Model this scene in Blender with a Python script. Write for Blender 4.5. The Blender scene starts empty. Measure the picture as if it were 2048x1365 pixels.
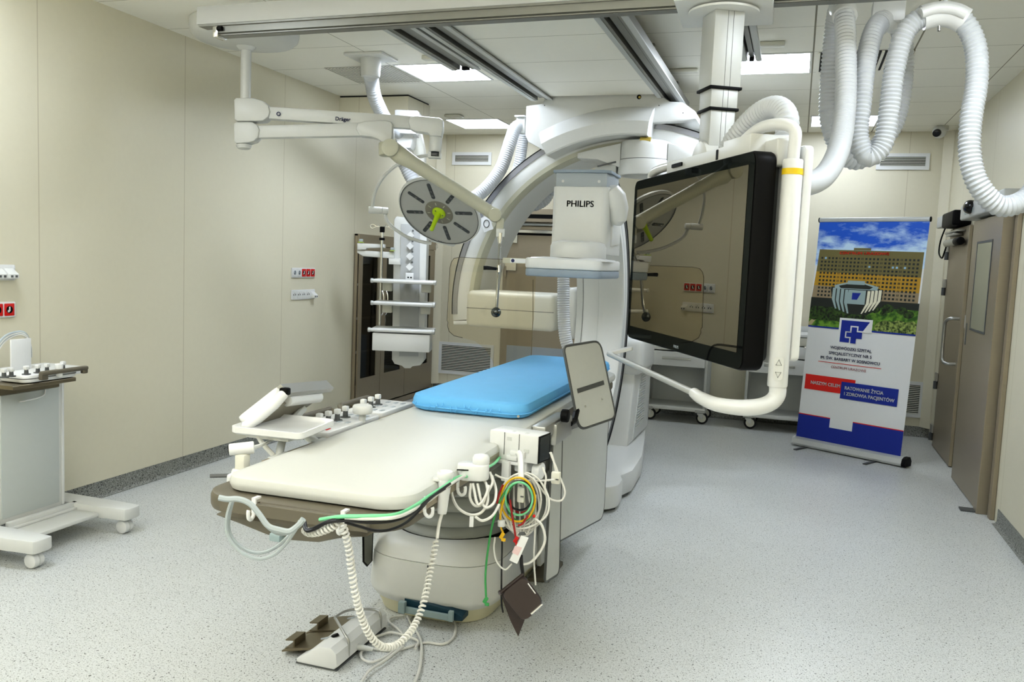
import bpy, bmesh, math, random
from mathutils import Vector, Matrix
random.seed(7)
PI = math.pi
scene = bpy.context.scene
COL = scene.collection
CX, CY, FPX, CAMH = 1024.0, 682.5, 1717.83, 1.570575
R3 = (Matrix.Rotation(.31647, 3, 'Z') @ Matrix.Rotation(-.0919869, 3, 'X') @ Matrix.Rotation(-.0417815, 3, 'Y'))

# ---------------------------------------------------------------- camera
cam = bpy.data.cameras.new('camera')
camo = bpy.data.objects.new('camera', cam)
COL.objects.link(camo)
cam.sensor_width = 36.0
cam.lens = FPX / 2048 * 36.0
cam.clip_start = .05
mw = Matrix.Identity(4)
for i in range(3):
    mw[i][0] = R3[i][0]; mw[i][1] = R3[i][2]; mw[i][2] = -R3[i][1]
mw[2][3] = CAMH
camo.matrix_world = mw
scene.camera = camo

def ray(px, py):
    return R3 @ Vector(((px - CX) / FPX, 1.0, (CY - py) / FPX))
def P(px, py, X=None, Y=None, Z=None, D=None):
    """survey point: where the sight line meets a known wall, floor or depth plane of the room"""
    d = ray(px, py)
    if X is not None: t = X / d.x
    elif Y is not None: t = Y / d.y
    elif Z is not None: t = (Z - CAMH) / d.z
    else: t = D
    return Vector((t * d.x, t * d.y, CAMH + t * d.z))
FWD = R3 @ Vector((0, 1, 0)); RIGHT = R3 @ Vector((1, 0, 0)); UP = R3 @ Vector((0, 0, 1))
HR = Vector((RIGHT.x, RIGHT.y, 0)).normalized()      # horizontal, along the pendant arms
HF = Vector((-HR.y, HR.x, 0))

# ---------------------------------------------------------------- materials
def lin(c):
    return tuple(((v / 255) / 12.92 if v / 255 <= .04045 else ((v / 255 + .055) / 1.055) ** 2.4) for v in c) + (1,)
MATS = {}
def mat(name, c, rough=.5, metal=0.0, noise=0.0, nscale=40.0, bump=0.0, bscale=200.0, coat=0.0, spec=.5, aniso=None):
    m = bpy.data.materials.new(name); m.use_nodes = True
    nt = m.node_tree; b = nt.nodes['Principled BSDF']
    b.inputs['Roughness'].default_value = rough; b.inputs['Metallic'].default_value = metal
    b.inputs['Specular IOR Level'].default_value = spec
    if coat: b.inputs['Coat Weight'].default_value = coat; b.inputs['Coat Roughness'].default_value = .1
    base = lin(c)
    tc = nt.nodes.new('ShaderNodeTexCoord')
    n = nt.nodes.new('ShaderNodeTexNoise'); n.inputs['Scale'].default_value = nscale; n.inputs['Detail'].default_value = 4
    src = tc.outputs['Object']
    if aniso:
        mp = nt.nodes.new('ShaderNodeMapping'); mp.inputs['Scale'].default_value = aniso
        nt.links.new(src, mp.inputs[0]); src = mp.outputs[0]
    nt.links.new(src, n.inputs['Vector'])
    mx = nt.nodes.new('ShaderNodeMix'); mx.data_type = 'RGBA'
    k = max(noise, .015)
    mx.inputs[6].default_value = tuple(v * (1 - k) for v in base[:3]) + (1,)
    mx.inputs[7].default_value = tuple(min(1, v * (1 + k)) for v in base[:3]) + (1,)
    nt.links.new(n.outputs['Fac'], mx.inputs[0]); nt.links.new(mx.outputs[2], b.inputs['Base Color'])
    if bump:
        n2 = nt.nodes.new('ShaderNodeTexNoise'); n2.inputs['Scale'].default_value = bscale
        nt.links.new(src, n2.inputs['Vector'])
        bp = nt.nodes.new('ShaderNodeBump'); bp.inputs['Strength'].default_value = bump; bp.inputs['Distance'].default_value = .002
        nt.links.new(n2.outputs['Fac'], bp.inputs['Height']); nt.links.new(bp.outputs['Normal'], b.inputs['Normal'])
    MATS[name] = m
    return m
def emit(name, c, s):
    m = bpy.data.materials.new(name); m.use_nodes = True
    b = m.node_tree.nodes['Principled BSDF']
    b.inputs['Base Color'].default_value = lin(c)
    b.inputs['Emission Color'].default_value = lin(c); b.inputs['Emission Strength'].default_value = s
    return m
def stripes(m, axis_lines, color=(150, 145, 125), width=.0022):
    """panel joints of a wall or ceiling: list of (axis, offset, pitch or None)"""
    nt = m.node_tree; b = nt.nodes['Principled BSDF']
    src = b.inputs['Base Color'].links[0].from_socket
    tc = nt.nodes.new('ShaderNodeTexCoord'); sp = nt.nodes.new('ShaderNodeSeparateXYZ')
    nt.links.new(tc.outputs['Object'], sp.inputs[0])
    acc = None
    for ax, off, pitch, w in axis_lines:
        a = nt.nodes.new('ShaderNodeMath'); a.operation = 'SUBTRACT'; a.inputs[1].default_value = off
        nt.links.new(sp.outputs['XYZ'.index(ax)], a.inputs[0]); v = a
        if pitch:
            q = nt.nodes.new('ShaderNodeMath'); q.operation = 'PINGPONG'; q.inputs[1].default_value = pitch / 2
            nt.links.new(v.outputs[0], q.inputs[0]); v = q
        else:
            q = nt.nodes.new('ShaderNodeMath'); q.operation = 'ABSOLUTE'; nt.links.new(v.outputs[0], q.inputs[0]); v = q
        c = nt.nodes.new('ShaderNodeMath'); c.operation = 'LESS_THAN'; c.inputs[1].default_value = w
        nt.links.new(v.outputs[0], c.inputs[0])
        if acc is None: acc = c
        else:
            mx = nt.nodes.new('ShaderNodeMath'); mx.operation = 'MAXIMUM'
            nt.links.new(acc.outputs[0], mx.inputs[0]); nt.links.new(c.outputs[0], mx.inputs[1]); acc = mx
    mx = nt.nodes.new('ShaderNodeMix'); mx.data_type = 'RGBA'
    nt.links.new(acc.outputs[0], mx.inputs[0]); nt.links.new(src, mx.inputs[6]); mx.inputs[7].default_value = lin(color)
    nt.links.new(mx.outputs[2], b.inputs['Base Color'])

M_WALL = mat('cream wall panel', (208, 203, 183), .42, noise=.02, nscale=30, bump=.04, bscale=300)
stripes(M_WALL, [('Y', 4.961, 1.2, .0035), ('X', -3.84, 1.2, .003)], (186, 179, 158))
M_CEIL = mat('ceiling panel', (236, 234, 224), .5, noise=.015, nscale=20)
stripes(M_CEIL, [('Y', 5.99, .6, .0022), ('X', -3.0, None, .0025), ('X', 0.0, None, .005), ('X', .6, None, .005), ('X', 1.2, None, .003)], (128, 123, 105))
def speckle(name, c, dark, rough, th=.36, light=None):
    m = mat(name, c, rough, noise=.05, nscale=6)
    nt = m.node_tree; b = nt.nodes['Principled BSDF']
    src = b.inputs['Base Color'].links[0].from_socket
    tc = nt.nodes.new('ShaderNodeTexCoord')
    for sc, thr, col in ((170, th, dark), (95, th - .05, tuple(int(v * .55) for v in dark)), (120, th + .0, light or c)):
        n = nt.nodes.new('ShaderNodeTexNoise'); n.inputs['Scale'].default_value = sc; n.inputs['Detail'].default_value = 1
        nt.links.new(tc.outputs['Object'], n.inputs['Vector'])
        l = nt.nodes.new('ShaderNodeMath'); l.operation = 'LESS_THAN'; l.inputs[1].default_value = thr
        nt.links.new(n.outputs['Fac'], l.inputs[0])
        mx = nt.nodes.new('ShaderNodeMix'); mx.data_type = 'RGBA'
        nt.links.new(l.outputs[0], mx.inputs[0]); nt.links.new(src, mx.inputs[6]); mx.inputs[7].default_value = lin(col)
        src = mx.outputs[2]
    nt.links.new(src, b.inputs['Base Color'])
    return m
M_FLOOR = speckle('speckled grey vinyl', (198, 200, 198), (128, 130, 128), .32, .37, (210, 212, 211))
M_BASEB = speckle('darker speckled vinyl', (126, 127, 121), (84, 85, 80), .5, .42, (150, 151, 146))
M_WHITE = mat('white plastic', (206, 207, 204), .38)
M_WHITE2 = mat('white enamel', (212, 213, 212), .3)
M_WARM = mat('warm white plastic', (206, 205, 194), .4)
M_BEIGE = mat('greige painted arm', (183, 182, 164), .42)
M_ALU = mat('brushed aluminium', (176, 176, 172), .38, .85, noise=.05, nscale=30, aniso=(1, 60, 60))
M_LALU = mat('pale anodised aluminium', (186, 188, 186), .45, .2)
M_RAIL = mat('grey rail aluminium', (138, 138, 132), .42, .75, noise=.04, nscale=20)
M_STEEL = mat('brushed stainless steel', (160, 150, 132), .4, .55, noise=.06, nscale=10, bump=.03, bscale=60, aniso=(1, 1, 40))
M_CHROME = mat('chrome', (210, 210, 208), .14, 1.0)
M_GREY = mat('light grey lead vinyl', (196, 198, 195), .5, noise=.03)
M_DGREY = mat('dark grey trim', (86, 88, 88), .5)
M_BAND = mat('blue grey plastic', (158, 165, 170), .42)
M_BLACK = mat('black plastic', (13, 13, 14), .5, spec=.15)
M_BLACKG = mat('black glossy plastic', (14, 14, 16), .22)
M_RUBBER = mat('black rubber', (28, 28, 28), .7)
M_BLUE = mat('sky blue sheet', (104, 176, 226), .62, noise=.04, nscale=14, bump=.25, bscale=30)
M_BROWN = mat('taupe table tray', (98, 93, 80), .45, noise=.03)
M_BRSTEEL = mat('bronze tinted steel', (128, 119, 100), .3, .75)
M_PAD = mat('off white table top', (192, 193, 188), .42, noise=.02, nscale=6)
M_BELLOW = mat('grey bellows', (146, 149, 146), .5)
M_SKIRT = mat('cream base skirt', (206, 202, 176), .5)
M_YEL = mat('lime green handle', (176, 205, 24), .4)
M_LAMPF = mat('lamp face grey', (172, 173, 170), .4, noise=.03, nscale=50)
M_LAMPC = mat('lamp centre brown grey', (124, 121, 110), .45)
M_RED = mat('signal red', (196, 20, 14), .4)
M_BRED = mat('banner red', (205, 33, 22), .55)
M_BBLUE = mat('banner blue', (18, 44, 142), .55)
M_NAVY = mat('navy print', (24, 34, 84), .55)
M_MAROON = mat('maroon print', (132, 42, 44), .55)
M_PAPER = mat('banner white', (216, 217, 217), .5)
M_GREEN = mat('green cable', (62, 150, 84), .45)
M_LGREEN = mat('pale green cable', (120, 200, 150), .45)
M_YCAB = mat('yellow cable', (216, 172, 22), .45)
M_RCAB = mat('red cable', (150, 30, 34), .45)
M_BCAB = mat('black cable', (20, 20, 24), .45)
M_WCAB = mat('white cable', (210, 209, 203), .42)
M_GCAB = mat('grey hose', (158, 166, 168), .45)
M_HOSE = mat('white corrugated hose', (190, 193, 196), .45)
M_CUFF = mat('dark brown cuff vinyl', (58, 48, 46), .38)
M_GLINT = mat('chrome strip', (225, 225, 225), .2, .9)
M_TEAL = mat('dark teal housing', (22, 58, 74), .4)
M_TGREY = mat('blue grey bracket', (140, 156, 158), .4)
M_LOUV = mat('louvre shadow', (30, 31, 30), .7)
M_DISP = mat('display dark', (30, 36, 40), .15)
M_YLAB = mat('yellow label', (222, 190, 30), .5)
M_BLUEMOD = mat('steel blue band', (140, 152, 164), .42)
M_BRASS = mat('brass plug', (190, 170, 90), .35, .7)
M_LIGHT = emit('led diffuser', (233, 242, 255), 34.0)
M_LIGHT2 = emit('led diffuser by the back wall', (233, 242, 255), 17.0)

def glass(name, c, rough=.02, alpha=.12):
    """thin clear sheet: mostly lets light straight through, mirrors a little"""
    m = bpy.data.materials.new(name); m.use_nodes = True
    nt = m.node_tree; nt.nodes.clear()
    o = nt.nodes.new('ShaderNodeOutputMaterial'); t = nt.nodes.new('ShaderNodeBsdfTransparent'); g = nt.nodes.new('ShaderNodeBsdfGlossy')
    t.inputs[0].default_value = lin(c); g.inputs['Roughness'].default_value = rough
    mx = nt.nodes.new('ShaderNodeMixShader'); mx.inputs[0].default_value = alpha
    nt.links.new(t.outputs[0], mx.inputs[1]); nt.links.new(g.outputs[0], mx.inputs[2]); nt.links.new(mx.outputs[0], o.inputs[0])
    return m
M_GLASS = glass('lead acrylic', (254, 251, 243), .02, .045)
M_CABGLASS = glass('cabinet glass', (150, 150, 130), .03, .10)
def mirror(name, dark, gl, fac, rough):
    m = bpy.data.materials.new(name); m.use_nodes = True
    nt = m.node_tree; b = nt.nodes['Principled BSDF']
    b.inputs['Base Color'].default_value = lin(dark); b.inputs['Roughness'].default_value = .5; b.inputs['Specular IOR Level'].default_value = 0
    g = nt.nodes.new('ShaderNodeBsdfGlossy'); g.inputs[0].default_value = lin(gl); g.inputs['Roughness'].default_value = rough
    mx = nt.nodes.new('ShaderNodeMixShader'); mx.inputs[0].default_value = fac
    o = nt.nodes['Material Output']
    nt.links.new(b.outputs[0], mx.inputs[1]); nt.links.new(g.outputs[0], mx.inputs[2]); nt.links.new(mx.outputs[0], o.inputs[0])
    return m
M_SCREEN = mirror('switched off screen', (20, 20, 18), (255, 246, 226), .29, .004)
M_BEZEL = mirror('glossy black bezel', (16, 18, 18), (225, 235, 232), .05, .02)

# ---------------------------------------------------------------- mesh builder
def V(*a): return Vector(a[0] if len(a) == 1 else a)
def catmull(pts, n=8, closed=False):
    pts = [Vector(p) for p in pts]
    out = []; N = len(pts)
    rng = range(N) if closed else range(N - 1)
    for i in rng:
        if closed: a, b, c, d = pts[i - 1], pts[i], pts[(i + 1) % N], pts[(i + 2) % N]
        else:
            b, c = pts[i], pts[i + 1]
            a = pts[i - 1] if i else b * 2 - c
            d = pts[i + 2] if i + 2 < N else c * 2 - b
        for k in range(n):
            t = k / n
            out.append(.5 * ((2 * b) + (c - a) * t + (2 * a - 5 * b + 4 * c - d) * t * t + (3 * b - a - 3 * c + d) * t ** 3))
    if not closed: out.append(pts[-1])
    return out
def rrect(w, h, r, n=6, cx=0, cy=0):
    """rounded rectangle outline, counter clockwise; r may be a 4-tuple (tr, tl, bl, br)"""
    if not isinstance(r, (tuple, list)): r = (r,) * 4
    out = []
    for k, (sx, sy, a0) in enumerate(((1, 1, 0), (-1, 1, 90), (-1, -1, 180), (1, -1, 270))):
        q = max(r[k], 1e-4)
        for j in range(n + 1):
            a = math.radians(a0 + 90 * j / n)
            out.append((cx + sx * (w / 2 - q) + q * math.cos(a), cy + sy * (h / 2 - q) + q * math.sin(a)))
    return out
class MB:
    def __init__(s): s.bm = bmesh.new(); s.mi = 0
    def _f(s, vs):
        try:
            f = s.bm.faces.new(vs); f.material_index = s.mi; return f
        except ValueError: return None
    def box(s, c, d, bev=0.0, rot=None, seg=2):
        m = Matrix.Translation(V(c)) @ (rot.to_4x4() if rot is not None else Matrix.Identity(4)) @ Matrix.Diagonal((d[0], d[1], d[2], 1))
        r = bmesh.ops.create_cube(s.bm, size=1, matrix=m)
        fs = {f for v in r['verts'] for f in v.link_faces}
        for f in fs: f.material_index = s.mi
        if bev:
            es = list({e for v in r['verts'] for e in v.link_edges})
            rb = bmesh.ops.bevel(s.bm, geom=es, offset=min(bev, min(d) * .49), segments=seg, profile=.5, affect='EDGES')
            for f in rb['faces']: f.material_index = s.mi
        return s
    def span(s, a, b, bev=0.0, seg=2):
        a, b = V(a), V(b)
        return s.box((a + b) / 2, [abs(b[i] - a[i]) for i in range(3)], bev, None, seg)
    def loop(s, rings, closed_u=True, caps=True, closed_v=False):
        rs = [[s.bm.verts.new(p) for p in r] for r in rings]
        n = len(rs[0])
        rng = range(len(rs)) if closed_v else range(len(rs) - 1)
        for i in rng:
            a, b = rs[i], rs[(i + 1) % len(rs)]
            for j in range(n if closed_u else n - 1):
                s._f((a[j], a[(j + 1) % n], b[(j + 1) % n], b[j]))
        if caps and closed_u and not closed_v:
            s._f(rs[0][::-1]); s._f(rs[-1])
        return s
    def prism(s, pts, lo, hi, plane='xy', bev=0.0, o=None, ax=None):
        """polygon pts in a plane, extruded from lo to hi; or about origin o with axes ax=(u,v,w)"""
        if ax is None:
            u, v, w = {'xy': ((1, 0, 0), (0, 1, 0), (0, 0, 1)), 'xz': ((1, 0, 0), (0, 0, 1), (0, -1, 0)), 'yz': ((0, 1, 0), (0, 0, 1), (1, 0, 0))}[plane]
            if plane == 'xz': lo, hi = -hi, -lo
            o = V(0, 0, 0)
        else: u, v, w = ax
        u, v, w, o = V(u), V(v), V(w), V(o)
        def ring(h, ins=0.0):
            q = pts
            if ins:
                n = len(pts); q = []
                for i in range(n):
                    p0, p1, p2 = V((*pts[i - 1], 0)), V((*pts[i], 0)), V((*pts[(i + 1) % n], 0))
                    d1 = (p1 - p0); d2 = (p2 - p1)
                    d1 = d1.normalized() if d1.length > 1e-9 else d1; d2 = d2.normalized() if d2.length > 1e-9 else d2
                    nn = Vector((-(d1.y + d2.y), d1.x + d2.x, 0)); nn = nn.normalized() if nn.length > 1e-6 else nn
                    q.append((p1.x + nn.x * ins, p1.y + nn.y * ins))
            return [o + u * p[0] + v * p[1] + w * h for p in q]
        if bev:
            area = sum(pts[i - 1][0] * pts[i][1] - pts[i][0] * pts[i - 1][1] for i in range(len(pts)))
            sg = bev if area > 0 else -bev
            rings = [ring(lo, sg), ring(lo + bev * .3, sg * .3), ring(lo + bev), ring(hi - bev), ring(hi - bev * .3, sg * .3), ring(hi, sg)]
        else: rings = [ring(lo), ring(hi)]
        return s.loop(rings)
    def tube(s, path, r, seg=8, closed=False, caps=True, flat=None):
        path = [V(p) for p in path]; n = len(path)
        rr = r if isinstance(r, (list, tuple)) else [r] * n
        T = []
        for i in range(n):
            a = path[i - 1] if (i or closed) else path[i]; b = path[(i + 1) % n] if (i < n - 1 or closed) else path[i]
            t = b - a; T.append(t.normalized() if t.length > 1e-9 else V(0, 0, 1))
        up = V(0, 0, 1) if abs(T[0].z) < .9 else V(1, 0, 0)
        N = (up - T[0] * up.dot(T[0])).normalized()
        rings = []
        for i in range(n):
            N = N - T[i] * N.dot(T[i]); N = N.normalized() if N.length > 1e-6 else T[i].orthogonal().normalized()
            B = T[i].cross(N)
            fl = flat or 1
            rings.append([path[i] + (N * math.cos(2 * PI * k / seg) * fl + B * math.sin(2 * PI * k / seg)) * rr[i] for k in range(seg)])
        return s.loop(rings, True, caps and not closed, closed)
    def cyl(s, a, b, r, r1=None, seg=24, bev=0.0):
        a, b = V(a), V(b); r1 = r if r1 is None else r1
        d = (b - a).normalized()
        if bev: return s.tube([a, a + d * bev * .3, a + d * bev, b - d * bev, b - d * bev * .3, b], [r - bev, r - bev * .3, r, r1, r1 - bev * .3, r1 - bev], seg)
        return s.tube([a, b], [r, r1], seg)
    def lathe(s, prof, c=(0, 0, 0), axis=(0, 0, 1), seg=32, sx=1.0, sy=1.0, xdir=None):
        w = V(axis).normalized(); u = V(xdir) if xdir is not None else (w.orthogonal() if abs(w.z) < .99 else V(1, 0, 0))
        u = (u - w * u.dot(w)).normalized(); v = w.cross(u); c = V(c)
        return s.loop([[c + (u * math.cos(2 * PI * k / seg) * sx + v * math.sin(2 * PI * k / seg) * sy) * max(r, 1e-4) + w * z for k in range(seg)] for r, z in prof])
    def ball(s, c, r, seg=16, sc=(1, 1, 1)):
        r_ = bmesh.ops.create_uvsphere(s.bm, u_segments=seg, v_segments=max(6, seg // 2), radius=r, matrix=Matrix.Translation(V(c)) @ Matrix.Diagonal((*sc, 1)))
        for f in {f for v in r_['verts'] for f in v.link_faces}: f.material_index = s.mi
        return s
    def quad(s, *p):
        s._f([s.bm.verts.new(V(q)) for q in p]); return s
    def poly(s, pts): return s.quad(*pts)
    def slab(s, q, t):
        """four (or more) corner points and a thickness along their normal"""
        q = [V(p) for p in q]; n = (q[1] - q[0]).cross(q[2] - q[1]).normalized()
        return s.loop([[p - n * t / 2 for p in q], [p + n * t / 2 for p in q]])
    def arc(s, c, sec, a0, a1, plane='xz', n=48):
        """sweep a section [(radius, depth)] round centre c from angle a0 to a1 (degrees)"""
        c = V(c); rings = []
        u, v, w = {'xz': (V(1, 0, 0), V(0, 0, 1), V(0, 1, 0)), 'yz': (V(0, 1, 0), V(0, 0, 1), V(1, 0, 0)), 'xy': (V(1, 0, 0), V(0, 1, 0), V(0, 0, 1))}[plane]
        for i in range(n + 1):
            a = math.radians(a0 + (a1 - a0) * i / n)
            d = u * math.cos(a) + v * math.sin(a)
            rings.append([c + d * r + w * y for r, y in sec])
        return s.loop(rings)

def finish(name, mb, material, parent=None, smooth=True, angle=38):
    bm = mb.bm
    bmesh.ops.recalc_face_normals(bm, faces=bm.faces)
    me = bpy.data.meshes.new(name); bm.to_mesh(me); bm.free()
    for m in (material if isinstance(material, (list, tuple)) else [material]): me.materials.append(m)
    if smooth and len(me.polygons):
        me.shade_smooth(); me.set_sharp_from_angle(angle=math.radians(angle))
    o = bpy.data.objects.new(name, me); COL.objects.link(o)
    if parent is not None: attach(o, parent)
    return o
WM = {}
def attach(o, parent):
    o.parent = parent
    w = WM.get(parent.name, Matrix.Identity(4))
    o.matrix_parent_inverse = w.inverted()
def thing(name, label, cat, loc=(0, 0, 0), group=None):
    o = bpy.data.objects.new(name, None); o.empty_display_size = .05
    COL.objects.link(o); o.location = loc; WM[o.name] = Matrix.Translation(V(loc))
    return tag(o, label, cat, group)
def tag(o, label, cat, group=None):
    o['label'] = label; o['category'] = cat
    if group: o['group'] = group
    return o
def struct(name, mb, m, parent=None, **k):
    o = finish(name, mb, m, parent, **k)
    if parent is None: o['kind'] = 'structure'
    return o
def dup(root, offset, label, group=None, rotz=0):
    r = root.copy(); COL.objects.link(r); r.location = root.location + V(offset); r.rotation_euler = (0, 0, rotz)
    r['label'] = label
    if group: r['group'] = group
    for ch in list(root.children):
        c = ch.copy(); COL.objects.link(c); c.parent = r; c.matrix_parent_inverse = ch.matrix_parent_inverse.copy()
        for g in list(ch.children):
            d = g.copy(); COL.objects.link(d); d.parent = c; d.matrix_parent_inverse = g.matrix_parent_inverse.copy()
    return r
FONT = {}
def text(name, body, o, u, v, size, material, parent, align='LEFT', depth=.0006, bold=0.0, width=None):
    """flat lettering: origin o, reading direction u, up direction v"""
    cu = bpy.data.curves.new('txt', 'FONT'); cu.body = body; cu.size = size; cu.align_x = align
    cu.extrude = depth
    cu.resolution_u = 3
    t = bpy.data.objects.new('txt', cu); COL.objects.link(t)
    dg = bpy.context.evaluated_depsgraph_get(); dg.update()
    me = bpy.data.meshes.new_from_object(t.evaluated_get(dg))
    bpy.data.objects.remove(t); bpy.data.curves.remove(cu)
    u, v = V(u).normalized(), V(v); v = (v - u * u.dot(v)).normalized(); w = u.cross(v)
    if bold and len(me.vertices):
        bm = bmesh.new(); bm.from_mesh(me)
        for dx, dy in ((1, 0), (0, 1), (1, 1)):
            g = bmesh.ops.duplicate(bm, geom=[f for f in bm.faces if not f.tag])
            nf = [e for e in g['geom'] if isinstance(e, bmesh.types.BMFace)]
            for f in nf: f.tag = True
            for q in {q for f in nf for q in f.verts}: q.co.x += dx * bold; q.co.y += dy * bold
        bm.to_mesh(me); bm.free()
    if width and len(me.vertices):
        xs = [q.co.x for q in me.vertices]; k = width / (max(xs) - min(xs))
        for q in me.vertices: q.co.x *= k
    m = Matrix((u, v, w)).transposed().to_4x4(); m.translation = V(o)
    me.transform(m); me.materials.clear(); me.materials.append(material); me.name = name
    ob = bpy.data.objects.new(name, me); COL.objects.link(ob)
    if parent is not None: attach(ob, parent)
    return ob
def corr(pts, r, pitch=.016, depth=.07, n=14, closed=False):
    """resample a spline evenly and give it the ribs of a corrugated hose"""
    c = catmull(pts, n); L = [0]
    for i in range(1, len(c)): L.append(L[-1] + (c[i] - c[i - 1]).length)
    m = int(L[-1] / pitch) * 2 + 1
    out, rr, j = [], [], 0
    for i in range(m):
        s = L[-1] * i / (m - 1)
        while j < len(L) - 2 and L[j + 1] < s: j += 1
        t = (s - L[j]) / max(1e-9, L[j + 1] - L[j])
        out.append(c[j].lerp(c[j + 1], t)); rr.append(r * (1 + depth * (.5 if i % 2 else -1)))
    return out, rr
def hose(name, pts, r, parent, pitch=.016, depth=.08, m=None, seg=18):
    p, rr = corr(pts, r, pitch, depth)
    return finish(name, MB().tube(p, rr, seg), m or M_HOSE, parent, angle=26)
def coil(pts, r, wire, turns, n=12):
    """helix round a spline"""
    c = catmull(pts, 10); L = [0]
    for i in range(1, len(c)): L.append(L[-1] + (c[i] - c[i - 1]).length)
    N = turns * n; out = []; j = 0; nrm = None
    for i in range(N + 1):
        s = L[-1] * i / N
        while j < len(L) - 2 and L[j + 1] < s: j += 1
        t = (s - L[j]) / max(1e-9, L[j + 1] - L[j]); p = c[j].lerp(c[j + 1], t); T = (c[j + 1] - c[j]).normalized()
        if nrm is None: nrm = T.orthogonal().normalized()
        nrm = (nrm - T * nrm.dot(T)).normalized(); b = T.cross(nrm)
        a = 2 * PI * i / n; k = min(1, i / n, (N - i) / n)
        out.append(p + (nrm * math.cos(a) + b * math.sin(a)) * r * k)
    return out
scene.view_settings.view_transform = 'Standard'
scene.view_settings.look = 'Medium High Contrast'
scene.view_settings.exposure = -.09
scene.cycles.use_denoising = True
scene.cycles.max_bounces = 10
scene.cycles.diffuse_bounces = 5
scene.cycles.transparent_max_bounces = 12
# ================================================================ THE ROOM
XL, XR, YB, YF, H = -4.04, 1.345, 9.33, -1.6, 3.0
struct('floor', MB().span((XL - .1, YF - .1, -.1), (XR + .1, YB + .1, 0)), M_FLOOR, smooth=False)
struct('ceiling', MB().span((XL - .1, YF - .1, H), (XR + .1, YB + .1, H + .1)), M_CEIL, smooth=False)
struct('wall_left', MB().span((XL - .1, YF - .1, 0), (XL, YB + .1, H)), M_WALL, smooth=False)
struct('wall_back', MB().span((XL, YB, 0), (XR, YB + .1, H)), M_WALL, smooth=False)
struct('wall_right', MB().span((XR, YF - .1, 0), (XR + .1, YB + .1, H)), M_WALL, smooth=False)
struct('wall_front', MB().span((XL, YF - .1, 0), (XR, YF, H)), M_WALL, smooth=False)
def skirting(name, a, b, n):
    a, b, n = V(a), V(b), V(n)
    sec = [(0, 0), (.034, 0), (.016, .006), (.006, .018), (.004, .1), (0, .1)]
    struct(name, MB().loop([[p + n * x + V(0, 0, z) for x, z in sec] for p in (a, b)]), M_BASEB, angle=50)
skirting('baseboard_left', (XL, YF, .001), (XL, 7.36, .001), (1, 0, 0))
skirting('baseboard_back', (XL + .02, YB, .001), (-3.19, YB, .001), (0, -1, 0))
skirting('baseboard_back', (-1.97, YB, .001), (XR, YB, .001), (0, -1, 0))
skirting('baseboard_right', (XR, 6.2, .001), (XR, YF, .001), (-1, 0, 0))
# boxed duct under the ceiling in the far left part of the room, with a dark shadow gap on top
sof = struct('trim_1', MB().span((XL, 7.03, 2.81), (-3.355, 7.5, 2.985)), M_WALL, smooth=False)
struct('shadow_gap', MB().span((XL, 7.04, 2.984), (-3.365, 7.49, 3.0)), M_LOUV, sof, smooth=False)
# corner post strips in the far corners
struct('trim_2', MB().prism([(XL, YB), (XL, YB - .09), (XL + .012, YB - .09), (XL + .09, YB - .012), (XL + .09, YB)], .1, H), M_WALL, smooth=False)
struct('trim_3', MB().prism([(XR, YB), (XR - .09, YB), (XR - .09, YB - .012), (XR - .012, YB - .09), (XR, YB - .09)], .1, H), M_WALL, smooth=False)

# ---------------------------------------------------------------- ceiling lights and grilles
def ceiling_light(x, y, label):
    t = thing('ceiling_light', label, 'ceiling light', (x, y, H), 'square ceiling lights')
    f = MB()
    for a, b in (((x - .295, y - .295), (x + .295, y - .28)), ((x - .295, y + .28), (x + .295, y + .295)), ((x - .295, y - .28), (x - .28, y + .28)), ((x + .28, y - .28), (x + .295, y + .28))):
        f.span((*a, H - .006), (*b, H - .0005))
    finish('frame', f, M_WHITE2, t, smooth=False)
    finish('diffuser', MB().span((x - .28, y - .28, H - .004), (x + .28, y + .28, H - .0005)), M_LIGHT2 if y > 8 else M_LIGHT, t, smooth=False)
    return t
ceiling_light(-2.68, 6.24, 'bright square ceiling light beside the square mesh grille, left of the rails')
ceiling_light(-3.26, 8.6, 'small bright ceiling light near the far left wall above the back vent')
ceiling_light(-.3, 6.29, 'bright square ceiling light just right of the monitor column')
ceiling_light(.31, 8.66, 'farthest ceiling light on the right, behind the hanging white hoses')
for x, y, lab in ((-3.5, 2.7, 'added unseen fill light panel over the left console, beside the left wall'), (.9, 3.3, 'added unseen fill light panel in front of the monitor, towards the right wall'),
                  (-2.7, -1.0, 'added unseen fill light panel behind the viewpoint, on the left'), (-.3, -1.0, 'added unseen fill light panel behind the viewpoint, on the right')):
    ceiling_light(x, y, lab)  # added panels out of view, placed to brighten the near half of the room
def slot_grille(x, y, n, along, label):
    t = thing('ceiling_grille', label, 'ceiling vent', (x, y, H))
    w = .28
    finish('backing', MB().span((x - w, y - w, H - .003), (x + w, y + w, H - .0005)), M_LOUV, t, smooth=False)
    m = MB()
    for i in range(n + 1):
        o = -w + 2 * w * i / n; k = w / n * (.5 if along == 'y' else .22)
        if along == 'y': m.span((x + o - k, y - w, H - .012), (x + o + k, y + w, H - .003))
        else: m.span((x - w, y + o - k, H - .006), (x + w, y + o + k, H - .003))
    if along == 'x':
        for i in range(20):
            o = -w + 2 * w * i / 19; m.span((x + o - .004, y - w, H - .006), (x + o + .004, y + w, H - .003))
    finish('slats', m, M_CEIL, t, smooth=False)
slot_grille(-3.29, 6.25, 22, 'x', 'square fine mesh grille flush in the ceiling beside the left light')
slot_grille(.315, 6.29, 16, 'y', 'square slotted air grille in the ceiling behind the hanging hoses')
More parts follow.
